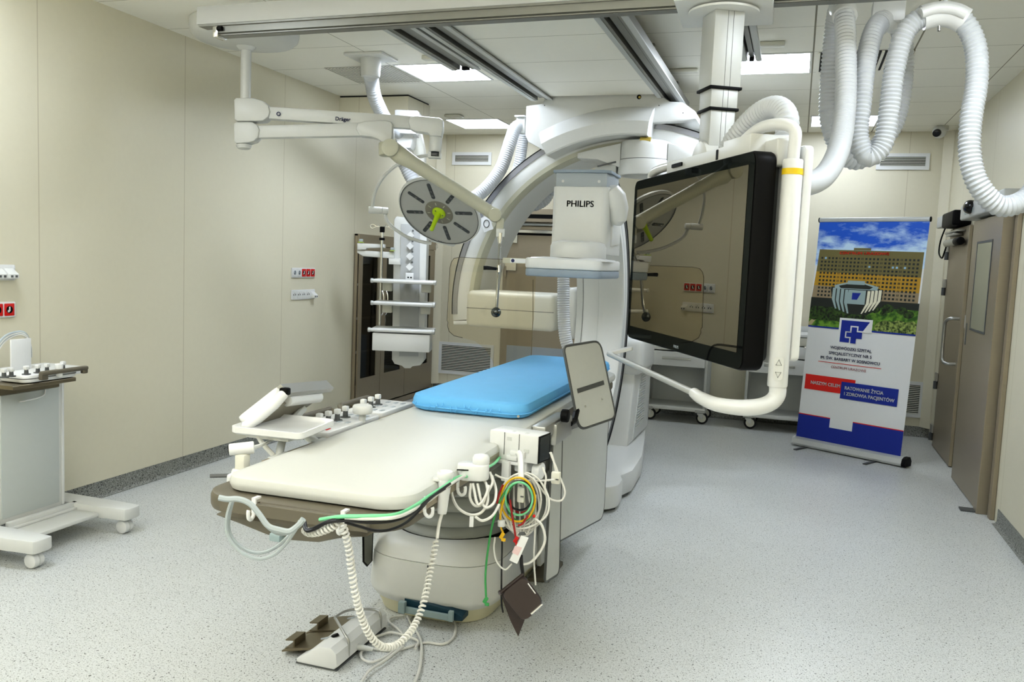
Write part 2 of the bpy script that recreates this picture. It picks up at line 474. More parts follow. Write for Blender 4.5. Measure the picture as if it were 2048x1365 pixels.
def wall_vent(x0, x1, z0, z1, n, label, vertical_louvre=False):
    t = thing('wall_vent', label, 'vent', ((x0 + x1) / 2, YB, z0))
    fw = .035
    f = MB().span((x0, YB - .014, z0), (x1, YB - .001, z0 + fw)).span((x0, YB - .014, z1 - fw), (x1, YB - .001, z1))
    f.span((x0, YB - .014, z0 + fw), (x0 + fw, YB - .001, z1 - fw)).span((x1 - fw, YB - .014, z0 + fw), (x1, YB - .001, z1 - fw))
    finish('frame', f, M_WHITE2, t, smooth=False)
    finish('opening', MB().span((x0 + fw, YB - .003, z0 + fw), (x1 - fw, YB - .001, z1 - fw)), M_LOUV, t, smooth=False)
    m = MB(); hh = (z1 - z0 - 2 * fw) / n
    for i in range(n):
        z = z0 + fw + hh * (i + .38)
        m.box(((x0 + x1) / 2, YB - .009, z), (x1 - x0 - 2 * fw, .002, hh * .46), rot=Matrix.Rotation(math.radians(-24), 3, 'X'))
    finish('louvres', m, M_WARM, t, smooth=False)
wall_vent(-3.87, -3.39, 2.655, 2.80, 5, 'small white louvred vent high on the back wall, left of the gantry')
wall_vent(.665, 1.145, 2.63, 2.79, 6, 'white louvred vent high on the back wall behind the hoses')
wall_vent(-3.955, -3.27, .225, .60, 16, 'large white louvred vent low on the back wall left of the table')
wall_vent(.72, 1.27, .19, .55, 16, 'low white louvred vent partly hidden behind the roll-up banner')
t = thing('security_camera', 'small white dome camera with black lens on the ceiling, far right', 'camera', (1.146, 8.98, H))
finish('bracket', MB().cyl((1.19, 9.0, 3.0), (1.19, 9.0, 2.965), .055), M_WARM, t)
finish('housing', MB().ball((1.165, 8.98, 2.945), .062, 18), M_WHITE, t)
finish('lens', MB().cyl((1.15, 8.955, 2.935), (1.128, 8.9, 2.917), .036, .034, 20, .004), M_BLACKG, t)
t = thing('smoke_detector', 'small flat detector plate on the ceiling, left of the gantry', 'detector', (-3.45, 7.95, H))
q = P(908, 230, Z=3.0)
finish('housing', MB().box((q.x, q.y, 2.985), (.17, .12, .026), .01), M_WARM, t)
for px, py, w, d, lab in ((1545, 84, .15, .06, 'small white ceiling plate to the right of the monitor column'), (1368, 138, .2, .06, 'small white ceiling plate beside the rail, left of the monitor column'), (862, 112, .12, .07, 'small white ceiling plate beside the left rail')):
    q = P(px, py, Z=3.0)
    tag(finish('ceiling_plate', MB().box((q.x, q.y, 2.985), (w, d, .027), .006), M_WARM), lab, 'ceiling plate', 'small ceiling plates')

# added unseen fill lamp, aimed straight up to brighten the ceiling
la = bpy.data.lights.new('added_uplight', 'AREA'); la.shape = 'RECTANGLE'; la.size = 2.6; la.size_y = .8; la.energy = 130; la.color = (1, .99, .96)
lo_ = bpy.data.objects.new('added_uplight', la); COL.objects.link(lo_); lo_.location = (-1.35, .2, 1.95)
lo_.rotation_euler = (PI, 0, 0)
# ---------------------------------------------------------------- sockets on the left wall
def socket_round(m1, y, z, x=XL):
    m1.cyl((x + .012, y, z), (x + .0125, y, z), .021)
def outlets(y0, z0, mods, label):
    """a row of 71 mm modules in one white frame"""
    n = len(mods); w = .071 * n + .012
    t = thing('wall_socket', label, 'socket', (XL, y0 + w / 2, z0))
    finish('frame', MB().prism(rrect(w, .084, .008, 3, y0 + w / 2, z0), XL + .0005, XL + .011, 'yz', .002), M_WHITE2, t)
    for i, k in enumerate(mods):
        y = y0 + .006 + .071 * (i + .5)
        if k in 'wr':
            o = finish('socket_insert', MB().prism(rrect(.062, .066, .004, 2, y, z0), XL + .011, XL + .0135, 'yz', .0008), M_RED if k == 'r' else M_WHITE, t)
            finish('socket_well', MB().cyl((XL + .0136, y, z0), (XL + .0145, y, z0), .02), M_BLACK if k == 'r' else M_BAND, o)
            finish('contacts', MB().box((XL + .015, y, z0 + .004), (.001, .009, .024)).box((XL + .015, y - .006, z0 - .008), (.001, .012, .012)), M_WHITE2 if k == 'r' else M_DGREY, o)
        elif k == 'd':
            o = finish('data_insert', MB().prism(rrect(.062, .066, .004, 2, y, z0), XL + .011, XL + .0125, 'yz', .0005), M_WHITE, t)
            finish('holes', MB().box((XL + .013, y - .013, z0), (.001, .010, .013)).box((XL + .013, y + .013, z0 + .001), (.001, .010, .013)).box((XL + .013, y, z0 + .013), (.001, .006, .006)), M_DGREY, o)
        else:
            o = finish('sloped_insert', MB().prism([(XL + .011, z0 + .022), (XL + .05, z0 - .008), (XL + .05, z0 - .03), (XL + .011, z0 - .036)][::-1], y - .03, y + .03, 'xz', .001), M_WHITE, t)
            for k2 in (-1, 1): finish('port', MB().box((XL + .0505, y + .014 * k2, z0 - .019), (.002, .014, .012)), M_DGREY, o)
outlets(6.292, 1.402, 'wwrrr', 'upper wall socket strip with two white and three red outlets')
outlets(6.294, 1.215, 'dddds', 'lower white data socket strip under the red and white outlets')
outlets(3.44, 1.40, 'ss', 'white sloped data outlet at the left edge, above the red outlet')
outlets(3.44, 1.2, 'rr', 'red wall outlet in a white frame at the left edge')

# ---------------------------------------------------------------- doors
d1 = struct('door_1', MB().span((-3.14, YB - .05, .01), (-2.0, YB - .005, 1.93), .003), M_STEEL, smooth=False)
struct('header_rail', MB().span((-3.06, YB - .13, 2.02), (-1.9, YB - .001, 2.17), .004).span((-3.1, YB - .06, 1.935), (-1.95, YB - .002, 1.975), .003), M_STEEL, d1, smooth=False)
struct('bright_strip', MB().span((-3.1, YB - .10, 1.90), (-1.95, YB - .055, 1.93)), M_CHROME, d1, smooth=False)
struct('shadow_strip', MB().span((-2.98, YB - .132, 2.06), (-1.95, YB - .129, 2.105)).span((-3.1, YB - .056, 1.875), (-1.95, YB - .051, 1.898)), M_BLACK, d1, smooth=False)
struct('roller_rail', MB().cyl((-3.02, YB - .09, 1.995), (-1.9, YB - .09, 1.995), .014), M_LALU, d1)
for z in (1.83, 1.52):
    h_ = struct('hinge', MB().span((-3.16, YB - .075, z - .05), (-3.02, YB - .05, z + .045), .004), M_CHROME, d1, smooth=False)
    struct('hinge_pin', MB().cyl((-3.15, YB - .068, z - .12), (-3.15, YB - .068, z), .017), M_STEEL, h_)
struct('door_jamb', MB().span((-3.19, YB - .03, .0), (-3.145, YB - .001, 2.0), .002), M_STEEL, d1, smooth=False)
struct('painted_reflection', MB().span((-3.1, YB - .053, .1), (-2.2, YB - .05, .62)), M_BAND, d1, smooth=False)  # bluish reflection put on the door as a flat coloured sheet

XD = XR - .03
d2 = struct('door_2', MB().span((XD, 7.93, .008), (XR - .002, 8.86, 2.03), .003), M_STEEL, smooth=False)
for z in (1.83, 1.5, .62, .13):
    h_ = struct('hinge', MB().span((XD - .018, 8.83, z), (XD - .001, 8.94, z + .075), .003), M_ALU, d2, smooth=False)
    struct('hinge_pin', MB().cyl((XD - .012, 8.88, z - .075), (XD - .012, 8.88, z - .002), .02), M_DGREY, h_)
hd = catmull([(XD, 8.02, 1.25), (XD - .06, 8.02, 1.25), (XD - .09, 8.06, 1.23), (XD - .095, 8.1, 1.17), (XD - .095, 8.1, .95), (XD - .09, 8.06, .88), (XD - .06, 8.02, .865), (XD, 8.02, .865)], 4)
struct('door_handle', MB().tube(hd, .014, 10), M_ALU, d2)
struct('door_jamb', MB().span((XR - .014, 8.865, 0), (XR - .001, 8.98, 2.08), .002), M_WARM, d2, smooth=False)
XS = 1.27
d3 = struct('door_3', MB().span((XS, 6.53, .006), (XR - .012, 7.49, 2.03), .004), M_STEEL, smooth=False)
wn = struct('window_pane', MB().span((XS - .002, 6.745, 1.215), (XS + .01, 7.255, 1.85), .001), mirror('door window', (150, 150, 134), (230, 228, 214), .35, .03), d3, smooth=False)
fr = MB()
for a, b in (((6.73, 1.2), (7.27, 1.216)), ((6.73, 1.849), (7.27, 1.865)), ((6.73, 1.216), (6.746, 1.849)), ((7.254, 1.216), (7.27, 1.849))): fr.span((XS - .005, *a), (XS + .002, *b))
struct('window_bead', fr, M_DGREY, wn, smooth=False)
struct('pull_recess', MB().prism(rrect(.035, .17, .016, 5, 7.41, 1.16), XS - .003, XS + .002, 'yz'), M_DGREY, d3)
struct('floor_guide', MB().span((XS - .1, 6.44, .001), (XS - .01, 6.53, .01)), M_DGREY, d3, smooth=False)
tr = struct('trim_4', MB().span((XS - .012, 6.415, 0), (XR - .001, 6.525, 2.06), .003).span((XR - .03, 6.29, 0), (XR - .001, 6.36, 2.06), .003), M_STEEL, smooth=False)
struct('seal_groove', MB().span((XR - .02, 6.36, 0), (XR - .002, 6.415, 2.05)), M_DGREY, tr, smooth=False)

t = thing('door_operator', 'long silver sensor housing with black dome above the near steel door', 'door operator', (1.25, 7.0, 2.05))
finish('housing', MB().span((1.21, 6.25, 2.05), (XR - .002, 7.76, 2.17), .014, 3), M_LALU, t)
finish('end_recess', MB().prism(rrect(.34, .075, .037, 6, 7.4, 2.12), 1.2075, 1.211, 'yz'), M_TGREY, t)
finish('sensor_dome', MB().ball((1.205, 7.32, 2.128), .062, 20, (.8, 1.5, .85)), M_BLACKG, t)
t = thing('door_closer', 'black and silver door operator above the far hinged steel door', 'door closer', (1.25, 8.4, 2.0))
finish('housing', MB().span((1.2, 8.05, 2.03), (XR - .002, 8.62, 2.16), .02, 3), M_BLACK, t)
finish('end_cover', MB().span((1.205, 8.62, 2.045), (XR - .002, 8.95, 2.15), .01), M_LALU, t)
finish('guide_arm', MB().span((1.25, 8.1, 1.985), (1.31, 8.75, 2.0), .003).span((1.24, 8.2, 1.955), (1.31, 8.6, 1.975), .003), M_ALU, t)
o = finish('swing_arm', MB().cyl((1.27, 8.05, 1.90), (1.27, 8.72, 1.90), .032, bev=.01), M_ALU, t)
finish('arm_tip', MB().cyl((1.268, 7.99, 1.90), (1.268, 8.2, 1.90), .034, bev=.014), M_BLACK, o)
finish('loop_cable', MB().tube(catmull([(1.26, 8.82, 2.04), (1.25, 8.95, 1.93), (1.25, 8.98, 1.82), (1.26, 8.85, 1.77), (1.26, 8.74, 1.82), (1.27, 8.72, 1.88)], 6), .007, 8), M_BLACK, t)
tag(finish('door_switch', MB().prism(rrect(.07, .11, .008, 3, 7.72, 1.24), XR - .035, XR - .003, 'yz', .004), M_WHITE2), 'small white box on the wall between the two steel doors', 'switch')

# ---------------------------------------------------------------- steel cabinet on the left wall
XC = -3.985
t = thing('steel_cabinet', 'tall stainless steel cabinet with glazed doors in the far left corner', 'cabinet', (-4.02, 8.27, 0))
c0, c1, zt = 7.37, 9.2, 1.775
m = MB().span((XL + .003, c0, .02), (XC - .02, c0 + .015, zt)).span((XL + .003, c1 - .015, .02), (XC - .02, c1, zt)).span((XL + .003, c0, zt - .015), (XC - .02, c1, zt)).span((XL + .002, c0, .02), (XL + .006, c1, zt))
finish('carcass', m, M_STEEL, t, smooth=False)
finish('header', MB().span((XC - .02, c0, zt - .11), (XC + .002, c1, zt), .002), M_STEEL, t, smooth=False)
finish('plinth', MB().span((XC - .02, c0, .004), (XC - .006, c1, .06)), M_STEEL, t, smooth=False)
db = [7.39, 7.87, 8.45, 9.19]; gl = [(7.45, 7.77), (7.96, 8.34), (8.56, 9.06)]
for i in range(3):
    a, b = db[i] + .004, db[i + 1] - .004; g0, g1 = gl[i]; z0, z1 = .075, zt - .115; w0, w1 = .37, 1.6
    m = MB().span((XC - .018, a, z0), (XC, g0, z1)).span((XC - .018, g1, z0), (XC, b, z1)).span((XC - .018, g0, z0), (XC, g1, w0)).span((XC - .018, g0, w1), (XC, g1, z1))
    d = finish('door', m, M_STEEL, t, smooth=False)
    finish('glass_pane', MB().span((XC - .012, g0, w0), (XC - .008, g1, w1)), M_CABGLASS, d, smooth=False)
    hy = b - .04 if i == 0 else a + .04
    if i < 2:
        finish('handle', MB().tube(catmull([(XC, hy, 1.23), (XC + .035, hy, 1.2), (XC + .045, hy, 1.1), (XC + .035, hy, 1.0), (XC, hy, .97)], 5), .008, 8), M_CHROME, d)
for z in (.62, .95, 1.28):
    finish('shelf', MB().span((XL + .008, c0 + .02, z), (XC - .022, c1 - .02, z + .02)), M_LALU, t, smooth=False)
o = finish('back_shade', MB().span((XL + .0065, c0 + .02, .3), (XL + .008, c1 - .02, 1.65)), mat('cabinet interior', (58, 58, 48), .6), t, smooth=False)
finish('key_ring', MB().tube([(XC + .01, 7.93, .95), (XC + .012, 7.93, .9)], .006, 6), M_CHROME, t)

# ---------------------------------------------------------------- roll-up banner
A0 = V(.086, 8.244, 0); Bv = V(.875, -.506, 0).normalized(); Nv = V(-.506, -.875, 0).normalized(); Z1 = V(0, 0, 1)
LW = 1.0
t = thing('rollup_banner', 'roll-up banner with a hospital photograph, blue and red text blocks', 'banner', A0 + Bv * .5)
def bp(s, z, d=0.0):
    sl = math.tan(math.radians(2.2)) * z            # the print leans a little to the right
    return A0 + Bv * (s + sl - .0) + Z1 * z + Nv * d
sec = [(-.05, .012), (.05, .012), (.058, .03), (.045, .07), (.012, .085), (-.03, .085), (-.055, .05)]
finish('cassette', MB().loop([[A0 + Bv * s + Nv * x + Z1 * z for x, z in sec] for s in (-.005, 1.0)]), M_LALU, t)
finish('end_cap', MB().loop([[A0 + Bv * s + Nv * x * 1.08 + Z1 * (z * 1.05 - .004) for x, z in sec] for s in (1.0, 1.035)]), M_BLACK, t)
finish('end_cap', MB().loop([[A0 + Bv * s + Nv * x * 1.02 + Z1 * z for x, z in sec] for s in (-.012, -.005)]), M_LALU, t)
for s in (.13, .77):
    finish('foot', MB().box(A0 + Bv * s + Nv * .10 + Z1 * .006, (.03, .26, .01), .003, rot=Matrix((Bv, -Nv, Z1)).transposed()), M_DGREY, t)
finish('pole', MB().tube([bp(.5, .07, -.03), bp(.5, 2.05, -.03)], .011), M_ALU, t)
m = MB().tube([bp(.0, 2.055, 0), bp(.965, 2.055, 0)], .013, 10, flat=1.5)
finish('top_rail', m, M_LALU, t)
for s in (-.004, .965): finish('rail_cap', MB().tube([bp(s, 2.055), bp(s + .008, 2.055)], .0145, 10, flat=1.5), M_BLACK, t)
W0, W1, ZB, ZT = .005, .965, .08, 2.045
BW = W1 - W0
def bx(u, v, d=.002): return bp(W0 + BW * u, ZT - v * (ZT - ZB), d)      # u 0..1 across, v 0..1 down the print
sky = bpy.data.materials.new('printed sky'); sky.use_nodes = True
nt = sky.node_tree; b_ = nt.nodes['Principled BSDF']; b_.inputs['Roughness'].default_value = .55
tc = nt.nodes.new('ShaderNodeTexCoord'); n_ = nt.nodes.new('ShaderNodeTexNoise'); n_.inputs['Scale'].default_value = 4.2; n_.inputs['Detail'].default_value = 6; n_.inputs['Roughness'].default_value = .6
mp_ = nt.nodes.new('ShaderNodeMapping'); mp_.inputs['Scale'].default_value = (1, 1, 2.6); mp_.inputs['Location'].default_value = (.4, .2, .3)
sp_ = nt.nodes.new('ShaderNodeSeparateXYZ'); nt.links.new(tc.outputs['Object'], sp_.inputs[0]); nt.links.new(tc.outputs['Object'], mp_.inputs[0]); nt.links.new(mp_.outputs[0], n_.inputs['Vector'])
mr = nt.nodes.new('ShaderNodeMapRange'); mr.inputs[1].default_value = 1.78; mr.inputs[2].default_value = 2.05; mr.inputs[3].default_value = .13; mr.inputs[4].default_value = -.14
nt.links.new(sp_.outputs[2], mr.inputs[0]); ad = nt.nodes.new('ShaderNodeMath'); nt.links.new(mr.outputs[0], ad.inputs[0]); nt.links.new(n_.outputs['Fac'], ad.inputs[1])
cr = nt.nodes.new('ShaderNodeValToRGB'); cr.color_ramp.elements[0].position = .42; cr.color_ramp.elements[0].color = lin((28, 92, 200)); cr.color_ramp.elements[1].position = .66; cr.color_ramp.elements[1].color = lin((190, 215, 238))
nt.links.new(ad.outputs[0], cr.inputs[0]); nt.links.new(cr.outputs[0], b_.inputs['Base Color'])
def patchy(name, a, b, sc):
    m = mat(name, a, .6, noise=.02)
    nt = m.node_tree; bb = nt.nodes['Principled BSDF']; tc = nt.nodes.new('ShaderNodeTexCoord'); n = nt.nodes.new('ShaderNodeTexNoise'); n.inputs['Scale'].default_value = sc; n.inputs['Detail'].default_value = 5
    r = nt.nodes.new('ShaderNodeValToRGB'); r.color_ramp.elements[0].position = .4; r.color_ramp.elements[0].color = lin(a); r.color_ramp.elements[1].position = .62; r.color_ramp.elements[1].color = lin(b)
    nt.links.new(tc.outputs['Object'], n.inputs['Vector']); nt.links.new(n.outputs['Fac'], r.inputs[0]); nt.links.new(r.outputs[0], bb.inputs['Base Color'])
    return m
pm = [M_PAPER, sky, mat('printed olive facade', (112, 104, 62), .6), mat('printed ochre facade', (176, 138, 40), .6), mat('printed beige facade', (150, 134, 106), .6),
      mat('printed window', (34, 40, 40), .5), patchy('printed lawn', (44, 84, 22), (110, 150, 50), 22), patchy('printed shrubs', (14, 24, 10), (58, 84, 30), 40),
      patchy('printed tree', (36, 56, 18), (150, 165, 90), 45), mat('printed concrete', (150, 168, 168), .6), mat('printed light fin', (222, 218, 196), .6), mat('printed shadow', (38, 42, 36), .6),
      M_BBLUE, M_BRED, mat('printed window light', (140, 175, 200), .5), mat('printed path', (170, 160, 120), .6)]
fp = MB()
fp.loop([[bx(0, 0, 0), bx(1, 0, 0), bx(1, 1, 0), bx(0, 1, 0)], [bx(0, 0, .001), bx(1, 0, .001), bx(1, 1, .001), bx(0, 1, .001)]])
finish('printed_sheet', fp, M_PAPER, t, smooth=False)
fp = MB()
LAY = [0]
def pp(mi, pts, lay=None):
    LAY[0] += 1; fp.mi = mi; fp.poly([bx(u, v, .0014 + .000012 * LAY[0]) for u, v in pts])
def pr(mi, u0, v0, u1, v1): pp(mi, [(u0, v0), (u1, v0), (u1, v1), (u0, v1)])
VP = .475                      # bottom of the photograph
pr(1, 0, 0, 1, .2)
# main block
T0, T1 = .127, .36
pp(2, [(.03, T0), (.985, T0 + .004), (.985, T0 + .11), (.02, T0 + .1)])
pp(3, [(.02, T0 + .1), (.985, T0 + .11), (.985, T0 + .175), (.01, T0 + .163)])
pp(4, [(.01, T0 + .163), (.985, T0 + .175), (.985, T0 + .245), (.0, T0 + .23)])
pr(2, .36, .118, .52, .128)
for r in range(12):
    for c in range(26):
        if c in (5, 11, 16, 21):
            for k in (0, .012): pr(5, .055 + c * .0352 + k, T0 + .034 + r * .0168, .055 + c * .0352 + k + .006, T0 + .034 + r * .0168 + .0085)
        else:
            pr(14 if (r, c) in ((2, 19), (2, 20), (2, 22), (0, 1), (2, 13)) else 5, .055 + c * .0352, T0 + .034 + r * .0168, .055 + c * .0352 + .019, T0 + .034 + r * .0168 + .0085)
pr(11, 0, .345, 1, .39); pr(6, .55, .375, 1, VP); pr(7, 0, .385, .56, VP); pr(6, 0, .442, .62, VP); pr(7, .1, .425, .6, .447)
pp(15, [(.0, .46), (.06, .43), (.09, .43), (.03, .473), (.0, .474)])
for u, v, w in ((.62, .382, .05), (.73, .375, .06), (.86, .38, .05), (.70, .397, .03), (.92, .395, .05), (.2, .43, .06), (.33, .437, .05), (.05, .432, .05), (.45, .43, .06)): pp(7, [(u + w * math.cos(a), v + w * .33 * math.sin(a)) for a in [i * PI / 4 for i in range(8)]])
pp(8, [(.64, VP), (.63, .45), (.67, .435), (.72, .425), (.78, .43), (.84, .42), (.9, .428), (.97, .42), (1, .43), (1, VP)])
# the low faceted block in front, with angled fins
bc = [(.19, .292), (.64, .292), (.67, .305), (.665, .36), (.6, .395), (.55, .41), (.36, .41), (.3, .395), (.21, .355), (.185, .305)]
pp(11, bc); pp(9, [(.22, .285), (.34, .27), (.5, .27), (.63, .285), (.62, .3), (.22, .3)]); pp(11, [(.26, .287), (.36, .276), (.5, .276), (.58, .287), (.55, .297), (.28, .297)]); pr(9, .34, .262, .5, .279)
pp(9, [(.36, .303), (.52, .303), (.52, .365), (.34, .365)]); pp(11, [(.36, .367), (.52, .367), (.48, .408), (.37, .408)])
for k in range(4):
    u = .205 + k * .04
    pp(9, [(u, .297 + k * .002), (u + .03, .297 + k * .002), (u + .03, .352 + k * .004), (u + .055, .39 + k * .006), (u + .04, .39 + k * .006), (u, .348 + k * .004)])
    u = .535 + k * .034
    pp(10, [(u, .304 - k * .002), (u + .026, .304 - k * .002), (u + .024, .36 - k * .005), (u - .03, .405 - k * .006), (u - .042, .405 - k * .006), (u - .003, .36 - k * .005)])
pp(12, [(.395, .315), (.475, .315), (.455, .335), (.445, .345), (.395, .345)])
# foot of the photograph: blue rule, logo tile
pr(12, 0, VP, 1, VP + .007)
pr(0, .305, VP - .046, .615, VP + .012)
pp(12, [(.325, VP - .036), (.59, VP - .036), (.535, VP + .006), (.49, VP + .006), (.49, VP - .014), (.415, VP - .014), (.415, VP + .012), (.37, VP + .012), (.37, VP + .042), (.415, VP + .042), (.415, VP + .062), (.325, VP + .062)])
pp(12, [(.428, VP - .008), (.478, VP - .008), (.478, VP + .013), (.53, VP + .013), (.53, VP + .041), (.478, VP + .041), (.478, VP + .064), (.428, VP + .064), (.428, VP + .036), (.383, VP + .036), (.383, VP + .017), (.428, VP + .017)])
pr(13, .14, .634, .74, .6365)
pr(13, .03, .70, .52, .769); pr(12, .39, .714, .915, .79)
pr(13, 0, .886, 1, .89); pr(12, 0, .89, 1, 1); pr(0, .32, .87, .54, .93)
finish('printed_picture', fp, pm, t, smooth=False)
UV, DV = (bx(1, .5) - bx(0, .5)).normalized(), (bx(0, 0) - bx(0, 1)).normalized()
def bt(s, u, v, size, m, align='CENTER', w=None, bold=0): text('lettering', s, bx(u, v, .0085), UV, DV, size, m, t, align, .0002, bold, w)
bt('CENTRUM URAZOWE', .46, .147, .031, mat('sign red', (214, 62, 40), .5), w=.44, bold=.0022)
bt('WOJEWÓDZKI SZPITAL', .44, .572, .036, M_NAVY, w=.375, bold=.001)
bt('SPECJALISTYCZNY NR 5', .44, .597, .036, M_NAVY, w=.39, bold=.001)
bt('IM. ŚW. BARBARY W SOSNOWCU', .44, .622, .036, M_NAVY, w=.54, bold=.001)
bt('CENTRUM URAZOWE', .44, .659, .032, M_MAROON, w=.32)
bt('NASZYM CELEM', .235, .743, .04, M_PAPER, w=.28, bold=.0022)
bt('RATOWANIE ŻYCIA', .425, .747, .04, M_PAPER, 'LEFT', w=.345, bold=.0022)
bt('I ZDROWIA PACJENTÓW', .425, .773, .04, M_PAPER, 'LEFT', w=.445, bold=.0022)
# ================================================================ CEILING RAILS, BRIDGE, MONITOR
def c_rail(label, x0, x1, y0, y1, zb=2.83, stop=True):
    """an extruded ceiling rail: two lips and a raised middle strip under a flat back"""
    w = x1 - x0
    pf = [(0, zb + .07), (0, zb + .012), (.0, zb), (.26, zb), (.26, zb + .05), (.36, zb + .05), (.36, zb + .018), (.64, zb + .018), (.64, zb + .05), (.74, zb + .05), (.74, zb), (1, zb), (1, zb + .07)]
    t = thing('ceiling_rail', label, 'ceiling rail', ((x0 + x1) / 2, (y0 + y1) / 2, 3.0), 'ceiling rails')
    finish('profile', MB().prism([(x0 + w * a, min(z, 2.999)) for a, z in pf], y0, y1, 'xz'), M_RAIL, t, smooth=False)
    for yy in (y0 + .15, (y0 + y1) / 2, y1 - .3): finish('hanger', MB().span((x0 + w * .35, yy - .03, zb + .06), (x0 + w * .65, yy + .03, 2.999)), M_RAIL, t, smooth=False)
    finish('lip', MB().span((x0 - .012, y0, zb - .004), (x0 + .02, y1, zb + .006)), M_LALU, t, smooth=False)
    finish('lip', MB().span((x1 - .02, y0, zb - .004), (x1 + .012, y1, zb + .006)), M_LALU, t, smooth=False)
    if stop: finish('end_stop', MB().span((x0 + w * .35, y1 - .02, zb - .005), (x0 + w * .65, y1 + .004, zb + .06), .004), M_BLACK, t)
    return t
c_rail('left ceiling rail, ends with a black stop beside the square light', -2.275, -2.095, 4.2, 5.45)
c_rail('second ceiling rail from the left, running to the gantry carriage', -2.05, -1.90, 4.2, 6.53, stop=False)
c_rail('third ceiling rail from the left, running to the gantry carriage above the right shoulder', -1.065, -.915, 4.2, 7.1, stop=False)
c_rail('rightmost ceiling rail, half hidden behind the monitor column', -.395, -.30, 4.2, 5.45)

struct('trim_5', MB().span((-1.90, 4.3, 2.85), (-1.065, 6.49, 2.87)), M_CEIL, smooth=False)
t = thing('monitor_bridge', 'long pale cross beam with grey rail under the ceiling, carrying the monitor', 'ceiling beam', (-1.5, 4.1, 2.85))
zr = P(465, 73, Y=4.105).z
finish('fascia', MB().span((-3.235, 4.02, 2.80), (.42, 4.036, 2.898), .004), mat('fascia grey', (176, 177, 174), .5), t)
finish('fascia_lip', MB().span((-3.225, 4.026, 2.79), (.42, 4.1, 2.80)), M_RAIL, t, smooth=False)
finish('rail', MB().prism([(4.04, 2.79), (4.04, zr + .016), (4.055, zr + .012), (4.055, zr + .006), (4.045, zr), (4.105, zr), (4.105, 2.79)], -3.10, .45, 'yz'), M_RAIL, t, smooth=False)
o = finish('end_stop', MB().span((-3.135, 4.03, zr - .008), (-3.1, 4.11, zr + .06), .004), M_CHROME, t)
finish('buffer', MB().cyl((-3.1, 4.03, zr + .035), (-3.07, 4.03, zr + .035), .012), M_BLACK, o)

qa, qb = P(465, 74, Z=zr), P(1369, 22, Z=zr)
t.rotation_euler = (0, 0, math.atan2(qb.y - qa.y, qb.x - qa.x)); 
t.location = t.location + V(0, 0, 0)
# ---- monitor column
ang = math.radians(29.5)
CXY = P(1443, 100, D=3.85); CXY.z = 0
RZ = Matrix.Rotation(ang, 3, 'Z')
t = thing('monitor_suspension', 'white telescopic square column hanging from the ceiling beam above the monitor', 'ceiling column', (CXY.x, CXY.y, 2.7))
zd = 2.715
cb = MB().box((CXY.x + .0, CXY.y + .06, zd + .05), (.42, .44, .07), .006, rot=Matrix.Rotation(math.radians(2), 3, 'Z'))
finish('carriage', cb, M_WHITE, t)
finish('ring_gap', MB().cyl((CXY.x, CXY.y, zd + .004), (CXY.x, CXY.y, zd + .02), .115, seg=36), M_BLACK, t)
finish('disc', MB().cyl((CXY.x, CXY.y, zd - .006), (CXY.x, CXY.y, zd + .005), .155, seg=48, bev=.002), M_WHITE, t)
z1 = P(1440, 180, D=3.85).z; z2 = P(1440, 221, D=3.85).z
zt_ = 2.06
for i, (a, b, w) in enumerate(((z1, zd - .006, .14), (z2, z1, .128), (zt_, z2, .117))):
    sg = finish('column_section', MB().box((CXY.x, CXY.y, (a + b) / 2), (w, w, b - a), .004, rot=RZ), M_LALU, t)
    for k in (-.008, .018):
        q = CXY + RZ @ V(k * (w / .14), -w / 2 - .0002, (a + b) / 2)
        finish('groove', MB().box(q, (.0016, .001, b - a - .004), rot=RZ), M_DGREY, sg, smooth=False)
    if i < 2: finish('collar', MB().box((CXY.x, CXY.y, a), (w + .012, w + .012, .013), .003, rot=RZ), M_BLACK, sg)

# ---- the large monitor
ML, MR = V(-.816, 4.3975, 0), V(-.168, 3.2245, 0)
MU = (MR - ML).normalized(); MN = V(MU.y, -MU.x, 0)          # MN faces the room side of the screen
if MN.dot(-ML) < 0: MN = -MN
MW, MZ0, MZ1 = (MR - ML).length, 1.205, 2.007
def mp(s, z, b=0.0): return ML + MU * s + Z1 * z - MN * b     # s along the screen from the far edge, b behind it
AX = (MU, Z1, MU.cross(Z1))
SG = 1 if AX[2].dot(MN) > 0 else -1
t = thing('large_monitor', 'very large black flat screen in a white handle frame hanging from the ceiling column', 'monitor', (ML + MR) / 2 + Z1 * 1.2)
def mprism(mb, pts, b0, b1, bev=0.0):
    return mb.prism(pts, *sorted((-SG * b0, -SG * b1)), bev=bev, o=ML, ax=AX)
hh = MZ1 - MZ0
body = mprism(MB(), rrect(MW, hh, .045, 6, MW / 2, MZ0 + hh / 2), 0.0, .085, .012)
bd = finish('housing', body, M_BLACK, t)
finish('glass_front', mprism(MB(), rrect(MW - .012, hh - .012, .04, 6, MW / 2, MZ0 + hh / 2), -.0015, -.0005), M_BEZEL, bd, smooth=False)
finish('display', mprism(MB(), rrect(MW - .10, hh - .115, .004, 2, MW / 2, MZ0 + hh / 2 + .008), -.003, -.0018), M_SCREEN, bd, smooth=False)
text('lettering', 'PHILIPS', mp(MW / 2 + .02, MZ0 + .018, -.0025), MU, Z1, .018, M_BAND, bd, 'CENTER')
finish('rear_cover', mprism(MB(), rrect(MW - .12, hh - .06, .03, 4, MW / 2, MZ0 + hh / 2), .085, .125, .006), M_DGREY, t)
finish('back_support', mprism(MB(), rrect(.9, hh - .05, .03, 4, MW - .48, MZ0 + hh / 2), (.125), .19, .01), M_WHITE, t)
